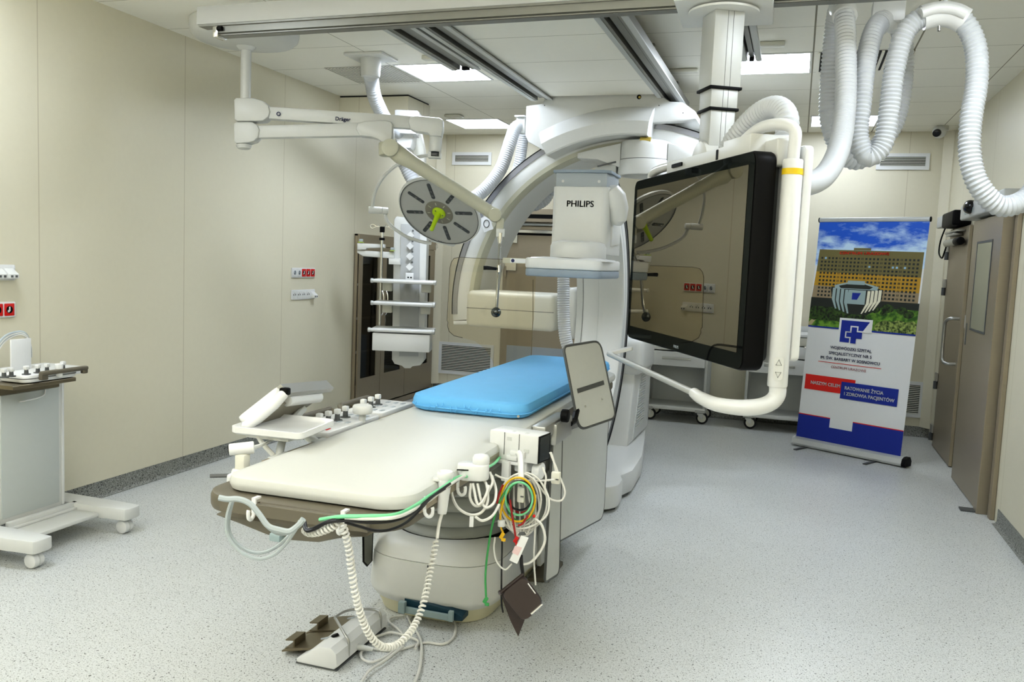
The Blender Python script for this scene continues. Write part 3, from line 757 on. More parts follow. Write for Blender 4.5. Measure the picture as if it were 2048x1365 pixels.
# top carrier: stepped white beam above the screen
finish('top_carrier', mprism(MB(), [(.36, MZ1 - .03), (1.22, MZ1 - .03), (1.22, MZ1 + .075), (.98, MZ1 + .075), (.98, MZ1 + .055), (.36, MZ1 + .055)], .03, .2, .006), M_WHITE, t)
finish('carrier_slot', mprism(MB(), rrect(.02, .04, .003, 2, .93, MZ1 + .028), .028, .031), M_BLACK, t, smooth=False)
finish('carrier_end', mprism(MB(), rrect(.22, .10, .012, 3, 1.21, MZ1 + .0), .09, .17, .008), M_WHITE, t)
finish('rear_column', mprism(MB(), rrect(.07, .78, .02, 4, MW - .0, 1.64), .17, .205, .008), M_WHITE2, t)
finish('pivot_cover', mprism(MB(), [(.52 + .09 * math.cos(a), MZ1 + .05 + .09 * math.sin(a)) for a in [PI * i / 14 for i in range(15)]], .12, .2, .004), M_WHITE, t)
finish('pivot_slot', mprism(MB(), rrect(.12, .016, .004, 2, .50, MZ1 + .03), .023, .031), M_BLACK, t, smooth=False)
# handle frame
ub = .135; us = MW + .015
up = [mp(1.08, MZ1 + .055, .06), mp(1.2, MZ1 + .095, .07), mp(1.3, MZ1 + .10, .10), mp(us - .005, MZ1 + .075, ub), mp(us, MZ1 + .0, ub)]
hf = finish('handle_frame', MB().tube(catmull(up, 6) + [mp(us, MZ1 - .06, ub)], .022, 14), M_WHITE2, t)
finish('upright', MB().tube([mp(us, MZ1 - .03, ub), mp(us, MZ1 - .035, ub), mp(us, 1.16, ub), mp(us, 1.155, ub)], [.033, .036, .036, .034], 18), M_WHITE2, t)
finish('yellow_label', MB().tube([mp(us, MZ1 - .085, ub), mp(us, MZ1 - .063, ub)], .0367, 18), M_YLAB, hf)
lo = [mp(us, 1.18, ub), mp(us, 1.12, ub), mp(us - .005, 1.085, ub - .04), mp(us - .03, 1.07, .02), mp(us - .08, 1.073, -.06), mp(us - .17, 1.082, -.085), mp(us - .24, 1.09, -.085)]
lw = catmull(lo, 6); n = len(lw)
finish('lower_bend', MB().tube(lw, [.031 - .010 * max(0, (i / n - .45)) / .55 for i in range(n)], 16), M_WHITE2, t)
finish('handle_bar', MB().tube([mp(us - .235, 1.09, -.085), mp(-.02, 1.115, -.085)], .0135, 12), M_LALU, t)
finish('bar_bracket', MB().prism(rrect(.05, .13, .02, 4, 0, 0), -.009, .009, bev=.003, o=mp(-.0, 1.135, -.03), ax=(MU, (Z1 * .25 - MN * 1.0).normalized(), MU.cross((Z1 * .25 - MN).normalized()))), M_WHITE2, t)
finish('handle_frame', MB().tube(catmull([mp(.1, MZ1 - .01, .05), mp(.11, MZ1 + .025, .05), mp(.2, MZ1 + .04, .05), mp(.38, MZ1 + .045, .06)], 6), .021, 12), M_WHITE2, t)
bt_ = mp(us, 1.225, ub)
vf = (V(0, 0, CAMH) - bt_); vf.z = 0; vf.normalize(); vu = Z1.cross(vf)
pl = finish('key_plate', MB().prism(rrect(.034, .085, .012, 4), .0, .002, o=bt_ + vf * .0353, ax=(vu, Z1, vf)), M_WHITE, t)
for s_, zc in ((1, .022), (-1, -.022)):
    q = [(0, .011 * s_), (-.010, -.009 * s_), (.010, -.009 * s_)]
    finish('arrow_key', MB().tube([bt_ + vf * .038 + vu * a + Z1 * (zc + b) for a, b in q], .0013, 6, closed=True), M_DGREY, pl)
finish('tablet_edge', mprism(MB(), rrect(.03, .2, .004, 2, MW - .005, 1.40), .206, .216, .002), mat('bronze plate', (120, 110, 100), .4, .4), t)

# ---- corrugated hoses
HD = 4.0
def hp(l): return [P(a, b, D=d) for a, b, d in l]
t = thing('cable_hose', 'long white corrugated hose looping from the monitor over three ceiling hangers to the right wall', 'hose', P(1773, 20, D=4.1))
pts = hp([(1570, 368, 3.35), (1612, 369, 3.45), (1650, 350, 3.6), (1677, 300, 3.75), (1689, 230, 3.85), (1692, 150, 3.92), (1690, 60, 4.0), (1686, 14, 4.06), (1676, 20, 4.2), (1667, 70, 4.3), (1659, 160, 4.35), (1658, 240, 4.38), (1680, 300, 4.4), (1715, 322, 4.42),
          (1757, 290, 4.42), (1790, 245, 4.4), (1806, 170, 4.38), (1808, 100, 4.34), (1796, 50, 4.26), (1772, 37, 4.15), (1748, 62, 4.06), (1731, 130, 4.0), (1722, 210, 3.98), (1717, 275, 3.98), (1735, 314, 3.97), (1765, 290, 3.96), (1779, 220, 3.95), (1789, 140, 3.94), (1808, 70, 3.92), (1840, 37, 3.9), (1888, 30, 3.88), (1925, 42, 3.86), (1950, 90, 3.84), (1954, 160, 3.82), (1942, 240, 3.8), (1940, 310, 3.79), (1957, 370, 3.78), (2000, 412, 3.78), (2055, 395, 3.78), (2090, 330, 3.78)])
pts += [V(pts[-1].x + .03, pts[-1].y, 2.4), V(pts[-1].x + .04, pts[-1].y, 2.75), V(pts[-1].x + .04, pts[-1].y, 2.99)]
hose('corrugated_tube', pts, .046, t, .019, .09)
q = P(1888, 36, D=3.88)
sad = MB(); pth = catmull(hp([(1844, 36, 3.9), (1866, 30, 3.89), (1888, 28, 3.88), (1910, 32, 3.87), (1930, 42, 3.86)]), 5)
o = finish('hose_clamp', sad.tube(pth, .0555, 22), M_WHITE2, t)
finish('clamp_strap', MB().tube([p + Z1 * .003 for p in catmull(hp([(1842, 28, 3.85), (1866, 20, 3.84), (1888, 18, 3.83), (1910, 21, 3.82), (1932, 30, 3.81)]), 4)], .024, 12), M_WHITE2, o)
finish('hanger_rod', MB().cyl(q, (q.x, q.y, 2.99), .010), M_WHITE2, t)
finish('clamp_screw', MB().cyl(P(1878, 52, D=3.83), P(1878, 62, D=3.83), .007, seg=10), M_CHROME, o)
q = P(1774, 38, D=4.14)
o = finish('hose_clamp', MB().tube(catmull(hp([(1757, 50, 4.1), (1772, 39, 4.15), (1788, 45, 4.22)]), 5), .053, 20), M_WHITE2, t)
zz = P(1774, 12, D=4.14).z
finish('hanger_rod', MB().cyl((q.x, q.y, q.z + .04), (q.x, q.y, zz + .01), .012), M_WHITE2, t)
kn = finish('trolley', MB().span((q.x - .07, q.y - .05, zz + .012), (q.x + .075, q.y + .06, 2.79), .004), M_WHITE2, t)
finish('trolley_nut', MB().cyl((q.x, q.y, zz - .012), (q.x, q.y, zz + .014), .03, seg=20, bev=.004), M_WHITE2, kn)
q = P(1685, 16, D=4.06)
finish('hose_clamp', MB().tube(catmull(hp([(1690, 34, 4.02), (1687, 15, 4.08), (1681, 14, 4.16)]), 4), .056, 20), M_WHITE2, t)
finish('hanger_rod', MB().cyl(q, (q.x, q.y, 2.8), .012), M_WHITE2, t)
t = thing('cable_hose', 'short arched white corrugated hose on top of the monitor carrier', 'hose', mp(1.0, MZ1 + .06, .15))
hose('corrugated_tube', [mp(.72, MZ1 + .02, .14), mp(.78, MZ1 + .12, .17), mp(.9, MZ1 + .2, .2), mp(1.03, MZ1 + .215, .22), mp(1.13, MZ1 + .15, .22), mp(1.17, MZ1 + .02, .19)], .043, t, .018, .07)
# ================================================================ BIPLANE X-RAY GANTRY
# ---- ceiling-hung lateral arc (runs on the two middle rails)
LY = 6.6; LC = V(-1.2455, LY, 1.2185); LR = 1.4455; LD = .6
t = thing('ceiling_xray_arc', 'huge white x-ray arc hanging from the ceiling rails behind the patient table', 'x-ray arc', (LC.x, LY, 3.0))
a0, a1 = 186, 37
r0 = LR; r1 = r0 * .957; r2 = r0 * .90; r3 = r0 * .868
finish('arc_body', MB().arc((LC.x, 0, LC.z), [(r0 - .004, LY + .004), (r1, LY), (r2, LY), (r2 - .02, LY + .012), (r3, LY + .05), (r3, LY + LD), (r0, LY + LD), (r0, LY + .004)], a0, a1, n=96), M_WHITE, t)
finish('track', MB().arc((LC.x, 0, LC.z), [(r0 + .002, LY - .006), (r0 - .04, LY - .006), (r0 - .04, LY + .02), (r0 + .002, LY + .02)], a0 - 2, a1, n=96), mat('track grey', (150, 151, 156), .3, .6), t)
finish('track_edge', MB().arc((LC.x, 0, LC.z), [(r0 + .006, LY - .008), (r0 - .001, LY - .008), (r0 - .001, LY + .03), (r0 + .006, LY + .03)], a0 - 2, a1, n=96), M_BLACK, t)
finish('inner_edge', MB().arc((LC.x, 0, LC.z), [(r2 + .004, LY - .003), (r2 - .028, LY + .004), (r3 - .002, LY + .05), (r3 - .002, LY + .10), (r2, LY + .01)], a0, a1, n=96), M_BEIGE, t)
q = V(LC.x + (r1 + r2) / 2 * math.cos(math.radians(a0 + 1.0)), LY + .1, LC.z + (r1 + r2) / 2 * math.sin(math.radians(a0 + 1.0)))
finish('arc_end', MB().box(q, (.21, .2, .035), .008, rot=Matrix.Rotation(math.radians(-6), 3, 'Y')), M_WHITE2, t)
s_ = V(LC.x + (r1 + r2) / 2 * math.cos(math.radians(151)), LY - .003, LC.z + (r1 + r2) / 2 * math.sin(math.radians(151)))
o = finish('warning_label', MB().box(s_, (.085, .002, .12), rot=Matrix.Rotation(math.radians(-22), 3, 'Y')), M_PAPER, t, smooth=False)
finish('label_symbol', MB().tube([s_ + V(.024 * math.cos(a), -.002, .03 * math.sin(a)) for a in [PI * i / 8 for i in range(16)]], .0035, 6, closed=True), M_DGREY, o)
def PL(l, Y): return [(P(a, b, Y=Y).x, P(a, b, Y=Y).z) for a, b in l]
CYp = 6.52
cg = PL([(1052, 212), (1085, 207), (1092, 190), (1097, 186), (1300, 178), (1322, 190), (1340, 203), (1365, 204), (1390, 222), (1392, 238), (1362, 243), (1300, 246), (1180, 285), (1085, 300), (1056, 284), (1050, 270)], CYp)
finish('carriage', MB().prism(cg[::-1], CYp, CYp + .75, 'xz', .012), M_WHITE, t)
finish('carriage_gap', MB().prism(PL([(1096, 186), (1300, 178), (1300, 175), (1096, 182)], CYp + .01), CYp + .02, CYp + .7, 'xz'), M_BLACK, t, smooth=False)
pa = lambda a, b: math.degrees(math.atan2(P(a, b, Y=6.36).z - LC.z, P(a, b, Y=6.36).x - LC.x))
pr_ = lambda a, b: math.hypot(P(a, b, Y=6.36).z - LC.z, P(a, b, Y=6.36).x - LC.x)
ra, rb = pr_(1180, 278), pr_(1180, 218)
finish('arc_cover', MB().arc((LC.x, 0, LC.z), [(ra, 6.37), (ra + .01, 6.36), (ra + .10, 6.36), (rb - .02, 6.45), (rb + .02, CYp + .02), (ra + .1, 6.62), (ra, 6.60)], pa(1090, 305), pa(1296, 255), n=32), M_WHITE, t)
q = P(1278, 194, Y=CYp - .002)
o = finish('socket_hole', MB().cyl(q, q + V(0, .01, 0), .017, seg=18), M_BLACK, t)
finish('plug', MB().cyl(q + V(.004, -.003, -.002), q + V(.004, .006, -.002), .009, seg=12), M_BRASS, o)
for a, b in ((1089, 211), (1318, 211), (1366, 226)):
    q = P(a, b, Y=CYp - .001); finish('screw', MB().cyl(q, q + V(0, .006, 0), .0045, seg=10), M_DGREY, t)
q = P(1043, 252, Y=6.75)
o = finish('hose_bracket', MB().box(q, (.075, .06, .13), .006), M_GREY, t)
finish('bracket_flange', MB().box(q + V(.0, -.01, .07), (.09, .1, .012), .002), M_GREY, o)
q0, q1 = P(1385, 230, Y=6.9), P(1445, 233, Y=6.9)
finish('cross_bar', MB().box((q0 + q1) / 2, ((q1 - q0).length, .04, .03)), M_BRSTEEL, t, smooth=False)
# turning unit hanging inside the top of the arc
TY = 6.5
cx_, cz0, cz1 = P(1286, 320, Y=TY).x, P(1286, 287, Y=TY).z, P(1286, 350, Y=TY).z
rr_ = (P(1338, 320, Y=TY).x - P(1233, 320, Y=TY).x) / 2
cc = (cx_, TY + .12)
zm = cz0 + (cz1 - cz0) * .5
tu = finish('turning_unit', MB().lathe([(rr_ * .8, cz0 + .03), (rr_ * .94, cz0 + .02), (rr_ * .985, cz0), (rr_, cz0 - .02), (rr_, zm + .003), (rr_ * .985, zm), (rr_ * 1.02, zm - .003), (rr_ * 1.06, cz1 + .01), (rr_ * 1.04, cz1), (rr_ * .9, cz1), (rr_ * .88, cz1 + .03), (.01, cz1 + .03)], (*cc, 0), seg=48), M_WHITE, t)
finish('seam', MB().lathe([(rr_ * 1.0, zm + .003), (rr_ * 1.004, zm), (rr_ * 1.0, zm - .003)], (*cc, 0), seg=48), M_DGREY, tu)
finish('brass_plug', MB().cyl((cx_ - .02, TY - .05, cz0 + .02), (cx_ + .06, TY - .05, cz0 + .02), .02), M_BRASS, tu)
for s1, e1, e2 in ((-1, 1160, 340), (1, 1412, 300)):
    x_ = P(e1, 310, Y=TY + .1).x
    pts = [(cx_ + s1 * rr_ * .9, cz0 + .005), (cx_ + s1 * rr_ * .9, zm - .06), (cx_ + s1 * rr_ * 1.35, zm - .03), ((cx_ + s1 * rr_ + x_) / 2, zm + .0), (x_, zm + .01), (x_, cz0 - .07), ((cx_ + s1 * rr_ + x_) / 2, cz0 - .03)]
    finish('side_cover', MB().prism(pts if s1 < 0 else pts[::-1], TY + .02, TY + .3, 'xz', .006), M_WHITE, t)
q0 = P(1195, 333, Y=TY); q1 = P(1232, 324, Y=TY)
finish('slot', MB().tube([q0, q1], .006, 6), M_DGREY, t)
finish('lower_plate', MB().prism(PL([(1190, 335), (1232, 328), (1232, 350), (1190, 352)], TY + .05), TY + .05, TY + .2, 'xz', .004), M_GREY, t)
# x-ray tube housing at the left end of the arc
BY = 6.28
bx0 = PL([(932, 583), (1108, 585), (1110, 668), (930, 652)], BY)
xa, xb = (bx0[0][0] + bx0[3][0]) / 2, (bx0[1][0] + bx0[2][0]) / 2; za, zb_ = bx0[3][1] - .004, bx0[1][1] - .02
hb = finish('tube_housing', MB().span((xa, BY, za), (xb, BY + .5, zb_), .04, 4), M_WARM, t)
finish('housing_seam', MB().span((xa + .008, BY - .001, (za + zb_) / 2 + .004), (xb - .01, BY + .3, (za + zb_) / 2 + .008)), M_DGREY, hb, smooth=False)
finish('collimator', MB().span((xb - .01, BY + .1, za + .02), (xb + .10, BY + .42, zb_ - .02), .03, 3).span((xb + .05, BY + .06, za - .05), (xb + .16, BY + .46, zb_ + .06), .03, 3), M_WHITE, t)
# cable hoses of the arc
def py_hose(t, l, r, pitch=.018): hose('corrugated_tube', [P(a, b, D=d) for a, b, d in l], r, t, pitch, .07)
t = thing('cable_hose', 'white corrugated hose drooping left from the gantry carriage behind the surgical lamp', 'hose', P(1035, 255, D=6.9))
py_hose(t, [(1044, 250, 7.0), (1030, 258, 6.95), (1020, 285, 6.9), (1003, 335, 6.85), (975, 374, 6.8), (940, 402, 6.75), (900, 425, 6.7), (872, 450, 6.7)], .052, )
t = thing('cable_hose', 'grey white corrugated hose hanging straight down behind the arc, left of the carriage', 'hose', P(1040, 285, D=7.2))
py_hose(t, [(1046, 268, 7.25), (1043, 300, 7.3), (1038, 330, 7.35), (1030, 360, 7.45), (1036, 395, 7.5), (1062, 412, 7.5), (1088, 402, 7.5), (1100, 380, 7.5), (1104, 350, 7.5)], .048)

# ---- floor-standing frontal arc with the flat detector
FC = V(0, 5.5, 1.196); FR = 1.005; fx0, fx1 = -1.567, -1.21
t = thing('floor_xray_arc', 'white floor standing c-arm with the large square detector over the table head', 'c-arm', (-1.25, 6.2, 0))
b0, b1 = 80, -92
ri = .81
finish('arc_body', MB().arc((0, FC.y, FC.z), [(FR, fx0), (FR, fx1 - .004), (FR - .004, fx1), (ri + .015, fx1), (ri, fx1 - .02), (ri, fx0 + .02), (ri + .015, fx0)], b0, b1, 'yz', 80), M_WHITE, t)
finish('track', MB().arc((0, FC.y, FC.z), [(FR + .003, fx1 - .02), (FR + .003, fx1 + .006), (FR - .04, fx1 + .006), (FR - .04, fx1 - .02)], b0, b1, 'yz', 80), M_DGREY, t)
finish('track_edge', MB().arc((0, FC.y, FC.z), [(FR + .006, fx1 - .02), (FR + .006, fx1 + .010), (FR - .012, fx1 + .010), (FR - .012, fx1 - .02)], b0, b1, 'yz', 80), M_BLACK, t)
finish('inner_strip', MB().arc((0, FC.y, FC.z), [(ri - .003, fx0 + .005), (ri - .003, fx0 + .05), (ri + .02, fx0 + .05), (ri + .02, fx0 + .005)], 75, b1, 'yz', 70), M_GREY, t)
for xx in (fx0 + .052, fx0 + .17):
    finish('panel_seam', MB().arc((0, FC.y, FC.z), [(ri - .0012, xx), (ri - .0012, xx + .0025), (ri + .01, xx + .0025), (ri + .01, xx)], 75, b1, 'yz', 70), M_DGREY if xx < fx0 + .1 else M_GREY, t)
finish('panel_seam', MB().arc((0, FC.y, FC.z), [(.88, fx1 + .0012), (.883, fx1 + .0012), (.883, fx1 - .01), (.88, fx1 - .01)], 70, b1, 'yz', 70), M_BAND, t)
# detector column
DY = 5.19
x0, x1 = -1.468, -1.131; zt = 2.048; zl = 1.636
col = finish('detector_column', MB().prism(rrect(x1 - x0 + .02, .46, .045, 5, (x0 + x1) / 2, DY + .23), zl, zt, bev=.004), M_WHITE, t)
text('lettering', 'PHILIPS', V((P(1133, 415, Y=DY).x + P(1187, 415, Y=DY).x) / 2, DY - .0015, P(1160, 414, Y=DY).z), (1, 0, 0), (0, 0, 1), .053, mat('logo grey', (125, 131, 135), .5), col, 'CENTER', .0004, .0014, (P(1187, 410, Y=DY) - P(1133, 410, Y=DY)).length)
cap = finish('column_cap', MB().prism([(x0 + .008, DY + .012), ((x0 + x1) / 2, DY - .004), (x1 - .008, DY + .012), (x1 + .006, DY + .16), (x1, DY + .33), (x0, DY + .33)], zt - .002, 2.131, bev=.004), M_BAND, t)
finish('cap_rim', MB().prism([(x0 - .014, DY + .02), (x0 + .03, DY + .0), ((x0 + x1) / 2, DY - .014), (x1 - .03, DY + .0), (x1 + .014, DY + .03), (x1 + .012, DY + .33), (x0 - .006, DY + .33)], 2.131, 2.15, bev=.004), M_BLUEMOD, cap)
for xx in (x0 + .055, x1 - .055): finish('screw', MB().cyl((xx, DY + .004, 2.08), (xx, DY + .012, 2.08), .009, seg=14), M_GREY, cap)
finish('side_lever', MB().tube([V(x1 - .02, DY + .09, 2.043), V(x1 + .0, DY + .09, 2.026), V(x1 + .027, DY + .10, 1.988), V(x1 + .049, DY + .11, 1.922), V(x1 + .049, DY + .12, 1.856), V(x1 + .044, DY + .13, 1.834)], [.033, .064, .072, .066, .055, .033], 20), M_WHITE, t)
finish('side_fin', MB().prism([(DY + .12, 1.955), (DY + .36, 1.867), (DY + .36, 1.713), (DY + .12, 1.691)][::-1], x1 - .0, x1 + .02, 'yz', .005), M_WHITE, t)
nk = (-1.289, 5.17)
finish('detector_neck', MB().lathe([(.164, 1.603), (.17, 1.616), (.17, 1.68), (.16, 1.702), (.121, 1.713), (.01, 1.715)], (*nk, 0), seg=48, sx=1.0, sy=1.15), M_WHITE, t)
finish('neck_ring', MB().lathe([(.161, 1.594), (.167, 1.598), (.167, 1.616), (.161, 1.618)], (*nk, 0), seg=48, sx=1.0, sy=1.15), M_DGREY, t)
d0, d1, dy0, dy1 = -1.553, -1.08, 4.895, 5.478
dp = rrect(d1 - d0, dy1 - dy0, (.04, .04, .05, .06), 6, (d0 + d1) / 2, (dy0 + dy1) / 2)
det = finish('flat_detector', MB().prism(dp, 1.537, 1.601, bev=.012), M_WHITE2, t)
finish('detector_top', MB().lathe([(.255, 1.592), (.24, 1.605), (.175, 1.611), (.01, 1.613)], ((d0 + d1) / 2, (dy0 + dy1) / 2, 0), seg=4, sx=1.25, sy=1.45, xdir=(1, 1, 0)), M_WHITE2, det)
finish('impact_band', MB().prism(rrect(d1 - d0 - .004, dy1 - dy0 - .004, (.04, .04, .05, .06), 6, (d0 + d1) / 2, (dy0 + dy1) / 2), 1.491, 1.538, bev=.010), M_BLUEMOD, det)
LBY = 5.08; hn = P(1019, 525, Y=LBY)
lab = finish('side_label', MB().span((hn.x - .045, LBY, 1.562), (d0 + .02, LBY + .015, 1.594)), M_BEIGE, det, smooth=False)
finish('label_print', MB().span((hn.x + .005, LBY - .002, 1.565), (d0 + .01, LBY, 1.592)), M_PAPER, lab, smooth=False)
finish('label_icon', MB().cyl((hn.x + .022, LBY - .0035, 1.578), (hn.x + .022, LBY - .002, 1.578), .011, seg=16), M_NAVY, lab)
# tube below the table and the stand
finish('tube_housing', MB().span((-1.6, 5.2, .24), (-1.18, 5.78, .53), .05, 3), M_WHITE, t)
lobe = [(-1.12 + .125 * math.cos(a), 5.40 + .15 * math.sin(a)) for a in [math.radians(200 + 160 * i / 12) for i in range(13)]]
finish('stand_base', MB().prism([(-1.72, 7.6), (-1.6, 5.6), (-1.45, 5.45)] + [(-1.3, 5.42)] + lobe[4:] + [(-1.0, 5.52), (-1.03, 5.62), (-.985, 5.8), (-1.005, 6.3), (-1.10, 6.98), (-1.2, 7.6)], .025, .175, bev=.012), M_WHITE, t)
finish('base_foot', MB().prism([(-1.6, 6.93), (-1.58, 5.6), (-1.43, 5.48), (-1.28, 5.44), (-1.1, 5.27), (-1.02, 5.4), (-1.05, 5.6), (-1.01, 5.8), (-1.03, 6.3), (-1.12, 6.95)], .002, .026), M_DGREY, t, smooth=False)
finish('stand_column', MB().prism([(6.55, .17), (7.5, .17), (7.5, .9), (7.1, 1.0), (6.75, 1.0), (6.7, .7)], -1.65, -1.16, 'yz', .03), M_WHITE, t)
gp = MB().prism([(6.72, .2), (7.38, .2), (7.38, .72), (6.95, .72)], -1.161, -1.152, 'yz')
for i in range(20):
    z = .28 + i * .021; gp.span((-1.153, 6.75 + (z - .2) * .42, z), (-1.144, 7.15, z + .008))
finish('grille', gp, M_GREY, t, smooth=False)
finish('stand_joint', MB().span((-1.43, 6.66, .72), (-1.10, 7.28, 1.02), .06, 4), M_WHITE, t)
t = thing('cable_hose', 'white corrugated hose standing upright under the detector, left of the c-arm', 'hose', (-1.55, 5.7, 1.0))
py_hose(t, [(1126, 520, 5.95), (1127, 560, 5.95), (1127, 620, 5.95), (1130, 670, 5.95), (1138, 700, 5.95), (1150, 730, 5.95)], .043, .016)
# ================================================================ PATIENT TABLE
TZ = .95
P_full = P
def P(px, py, X=None, Y=None, Z=None, D=None): return P_full(px, py, X, Y, Z, None if D is None else D * .95)
YM = Matrix.Translation(V(-1.2, 1.95, 0)) @ Matrix.Rotation(math.radians(.9), 4, 'Z') @ Matrix.Translation(V(1.2, -1.95, 0))
def yaw(o): o.data.transform(YM); return o
tx0, tx1, ty0, ty1 = -1.482, -.913, 1.975, 5.02
t = thing('patient_table', 'long white x-ray patient table on an oval pedestal with grey bellows', 'table', (-1.47, 3.8, 0))
top = rrect(tx1 - tx0, ty1 - ty0, (.16, .16, .07, .10), 8, (tx0 + tx1) / 2, (ty0 + ty1) / 2)
yaw(finish('tabletop', MB().prism(top, TZ - .045, TZ, bev=.018), M_PAD, t))
trp = rrect(tx1 - tx0 + .035, ty1 - ty0 + .035, (.15, .15, .10, .12), 8, (tx0 + tx1) / 2 - .033, (ty0 + ty1) / 2 - .018)
yaw(finish('tray_frame', MB().prism(trp, TZ - .098, TZ - .046, bev=.014), M_BROWN, t))
# the belly under the foot end
bel = [(-1.44, .862), (-1.37, .845), (-1.28, .825), (-1.21, .820), (-1.13, .826), (-1.07, .845), (-.99, .862)]
yaw(finish('tray_belly', MB().prism(bel[::-1], 1.90, 4.6, 'xz', .01), M_BROWN, t))
yaw(finish('foot_rail', MB().span((-1.40, 1.865, .885), (-.97, 1.88, .918), .002).span((-1.35, 1.878, .88), (-1.33, 1.99, .90)).span((-1.03, 1.878, .88), (-1.01, 1.99, .90)), M_BROWN, t, smooth=False))
yaw(finish('side_rail', MB().span((-.925, 2.06, .888), (-.913, 3.6, .922), .002).span((-.96, 2.2, .895), (-.92, 2.22, .914)).span((-.96, 3.4, .895), (-.92, 3.42, .914)), M_STEEL, t, smooth=False))
yaw(finish('side_rail', MB().span((-1.53, 2.25, .892), (-1.518, 4.0, .926), .002).span((-1.51, 2.2, .90), (-1.46, 2.22, .918)).span((-1.51, 3.5, .90), (-1.46, 3.52, .918)), M_STEEL, t, smooth=False))
cl = finish('cable_clamp', MB().box((-1.24, 1.89, .832), (.032, .03, .022), .004), M_TGREY, t)
# pedestal
bxc, bw, byf, bym = -1.452, .317, 3.29, 3.6
def dshape(w, dy, back, n=40):
    return [(bxc + w * math.copysign(abs(math.cos(a)) ** .65, math.cos(a)), bym - (bym - byf + dy) * abs(math.sin(a)) ** .65) for a in [PI + PI * i / n for i in range(n + 1)]] + [(bxc + w, back), (bxc - w, back)]
finish('base_skirt', MB().loop([[V(x, y, z) for x, y in dshape(bw - i, -i, 4.55)] for z, i in ((.002, .055), (.03, .045), (.075, .025))]), M_SKIRT, t)
lower = MB().loop([[V(x, y, z) for x, y in dshape(bw - i, -i, 4.6)] for z, i in ((.07, .022), (.095, .004), (.11, 0), (.265, .008))])
pb = finish('pedestal_body', lower, M_WHITE, t)
finish('pedestal_shoulder', MB().loop([[V(x, y, z) for x, y in dshape(bw - i, -i, 4.6)] for z, i in ((.262, .016), (.268, .010), (.31, .025), (.345, .06), (.352, .09))]), M_WHITE, t)
finish('front_seam', MB().span((bxc + .035, byf + .002, .10), (bxc + .038, byf + .01, .262)), M_DGREY, pb, smooth=False)
prof = []
z = .335
for i in range(8):
    prof += [(.262, z), (.266, z + .012), (.262, z + .03), (.238, z + .062)]
    z += .068
bl = MB().lathe([(.2, .335)] + prof + [(.2, z)], (bxc + .005, 3.655, 0), seg=56, sx=.98, sy=1.0)
finish('bellows', bl, M_BELLOW, t, angle=50)
finish('bellows_ring', MB().lathe([(.272, .338), (.277, .345), (.272, .352), (.25, .352)], (bxc + .005, 3.655, 0), seg=56), M_BLACK, t)
finish('table_carriage', MB().span((-1.66, 3.3, .80), (-1.0, 4.7, .865), .02), M_GREY, t)
rh = finish('rear_housing', MB().prism(rrect(.60, .80, .08, 6, -1.452, 4.33), .05, .64, bev=.02), M_WHITE, t)
finish('grey_cover', MB().span((-1.14, 4.02, .06), (-1.115, 4.6, .6), .006), M_GREY, rh)
sk = finish('socket_panel', MB().span((-1.116, 4.06, .40), (-1.108, 4.3, .54), .003), M_PAPER, rh)
for k in range(4): finish('socket_hole', MB().cyl((-1.1085, 4.08 + .02 * (k % 2), .50 - .02 * (k // 2)), (-1.107, 4.08 + .02 * (k % 2), .50 - .02 * (k // 2)), .006, seg=10), M_BLACK, sk)
finish('floor_plate', MB().prism([(-1.16, 3.95), (-1.06, 3.98), (-1.06, 4.25), (-1.16, 4.3)], .002, .02), M_BROWN, t, smooth=False)
# cable port at the foot of the pedestal
pt = finish('cable_port', MB().loop([[V(bxc + .07 + x * .135, byf - .02 + .02 * abs(x) ** 2, z0 + (.055 - .02 * x * (x > 0)) * k) for x, k in [(-1, 0), (-.6, 0), (0, 0), (.6, .0), (1, 0), (1, .5), (.6, 1), (0, 1), (-.6, 1), (-1, 1)]] for z0 in (.045,)] + [[V(bxc + .07 + x * .135, byf + .07, .045 + .055 * k) for x, k in [(-1, 0), (-.6, 0), (0, 0), (.6, .0), (1, 0), (1, .5), (.6, 1), (0, 1), (-.6, 1), (-1, 1)]]]), M_TEAL, t, angle=30)
finish('port_bracket', MB().span((bxc - .075, byf - .045, .05), (bxc - .045, byf - .02, .10), .002).span((bxc - .045, byf - .035, .05), (bxc + .17, byf - .022, .078), .002).span((bxc + .155, byf - .04, .05), (bxc + .175, byf - .02, .095), .002), M_TGREY, t, smooth=False)
# blue covered mattress
bmx0, bmx1, bmy0, bmy1 = -1.468, -.955, 3.17, 4.98
mt = MB().prism(rrect(bmx1 - bmx0, bmy1 - bmy0, (.09, .09, .11, .08), 8, (bmx0 + bmx1) / 2, (bmy0 + bmy1) / 2), TZ + .001, TZ + .066, bev=.024)
mo = thing('mattress', 'thick sky blue covered mattress lying on the head half of the table', 'mattress', (-1.25, 4.1, TZ))
yaw(finish('cover', mt, M_BLUE, mo))
random.seed(3)
for k in range(15):
    x = bmx0 + .045 + .42 * k / 14 + random.uniform(-.008, .008); z = TZ + .022 + random.uniform(0, .012)
    yy = bmy0 - .002 + (.03 * ((abs(k - 7) - 4.5) / 2.5) ** 2 if abs(k - 7) > 4 else 0)
    yaw(finish('gather_fold', MB().tube([V(x, yy + .004, z + .014), V(x + random.uniform(-.012, .012), yy - .001, z), V(x + random.uniform(-.02, .02), yy + .004, z - .016)], [.001, .0045, .001], 6), M_BLUE, mo))
yaw(finish('hem', MB().tube([V(x, y, TZ + .022) for x, y in rrect(bmx1 - bmx0 + .002, bmy1 - bmy0 + .002, (.09, .09, .11, .08), 8, (bmx0 + bmx1) / 2, (bmy0 + bmy1) / 2)], .0032, 6, closed=True), M_BLUE, mo))
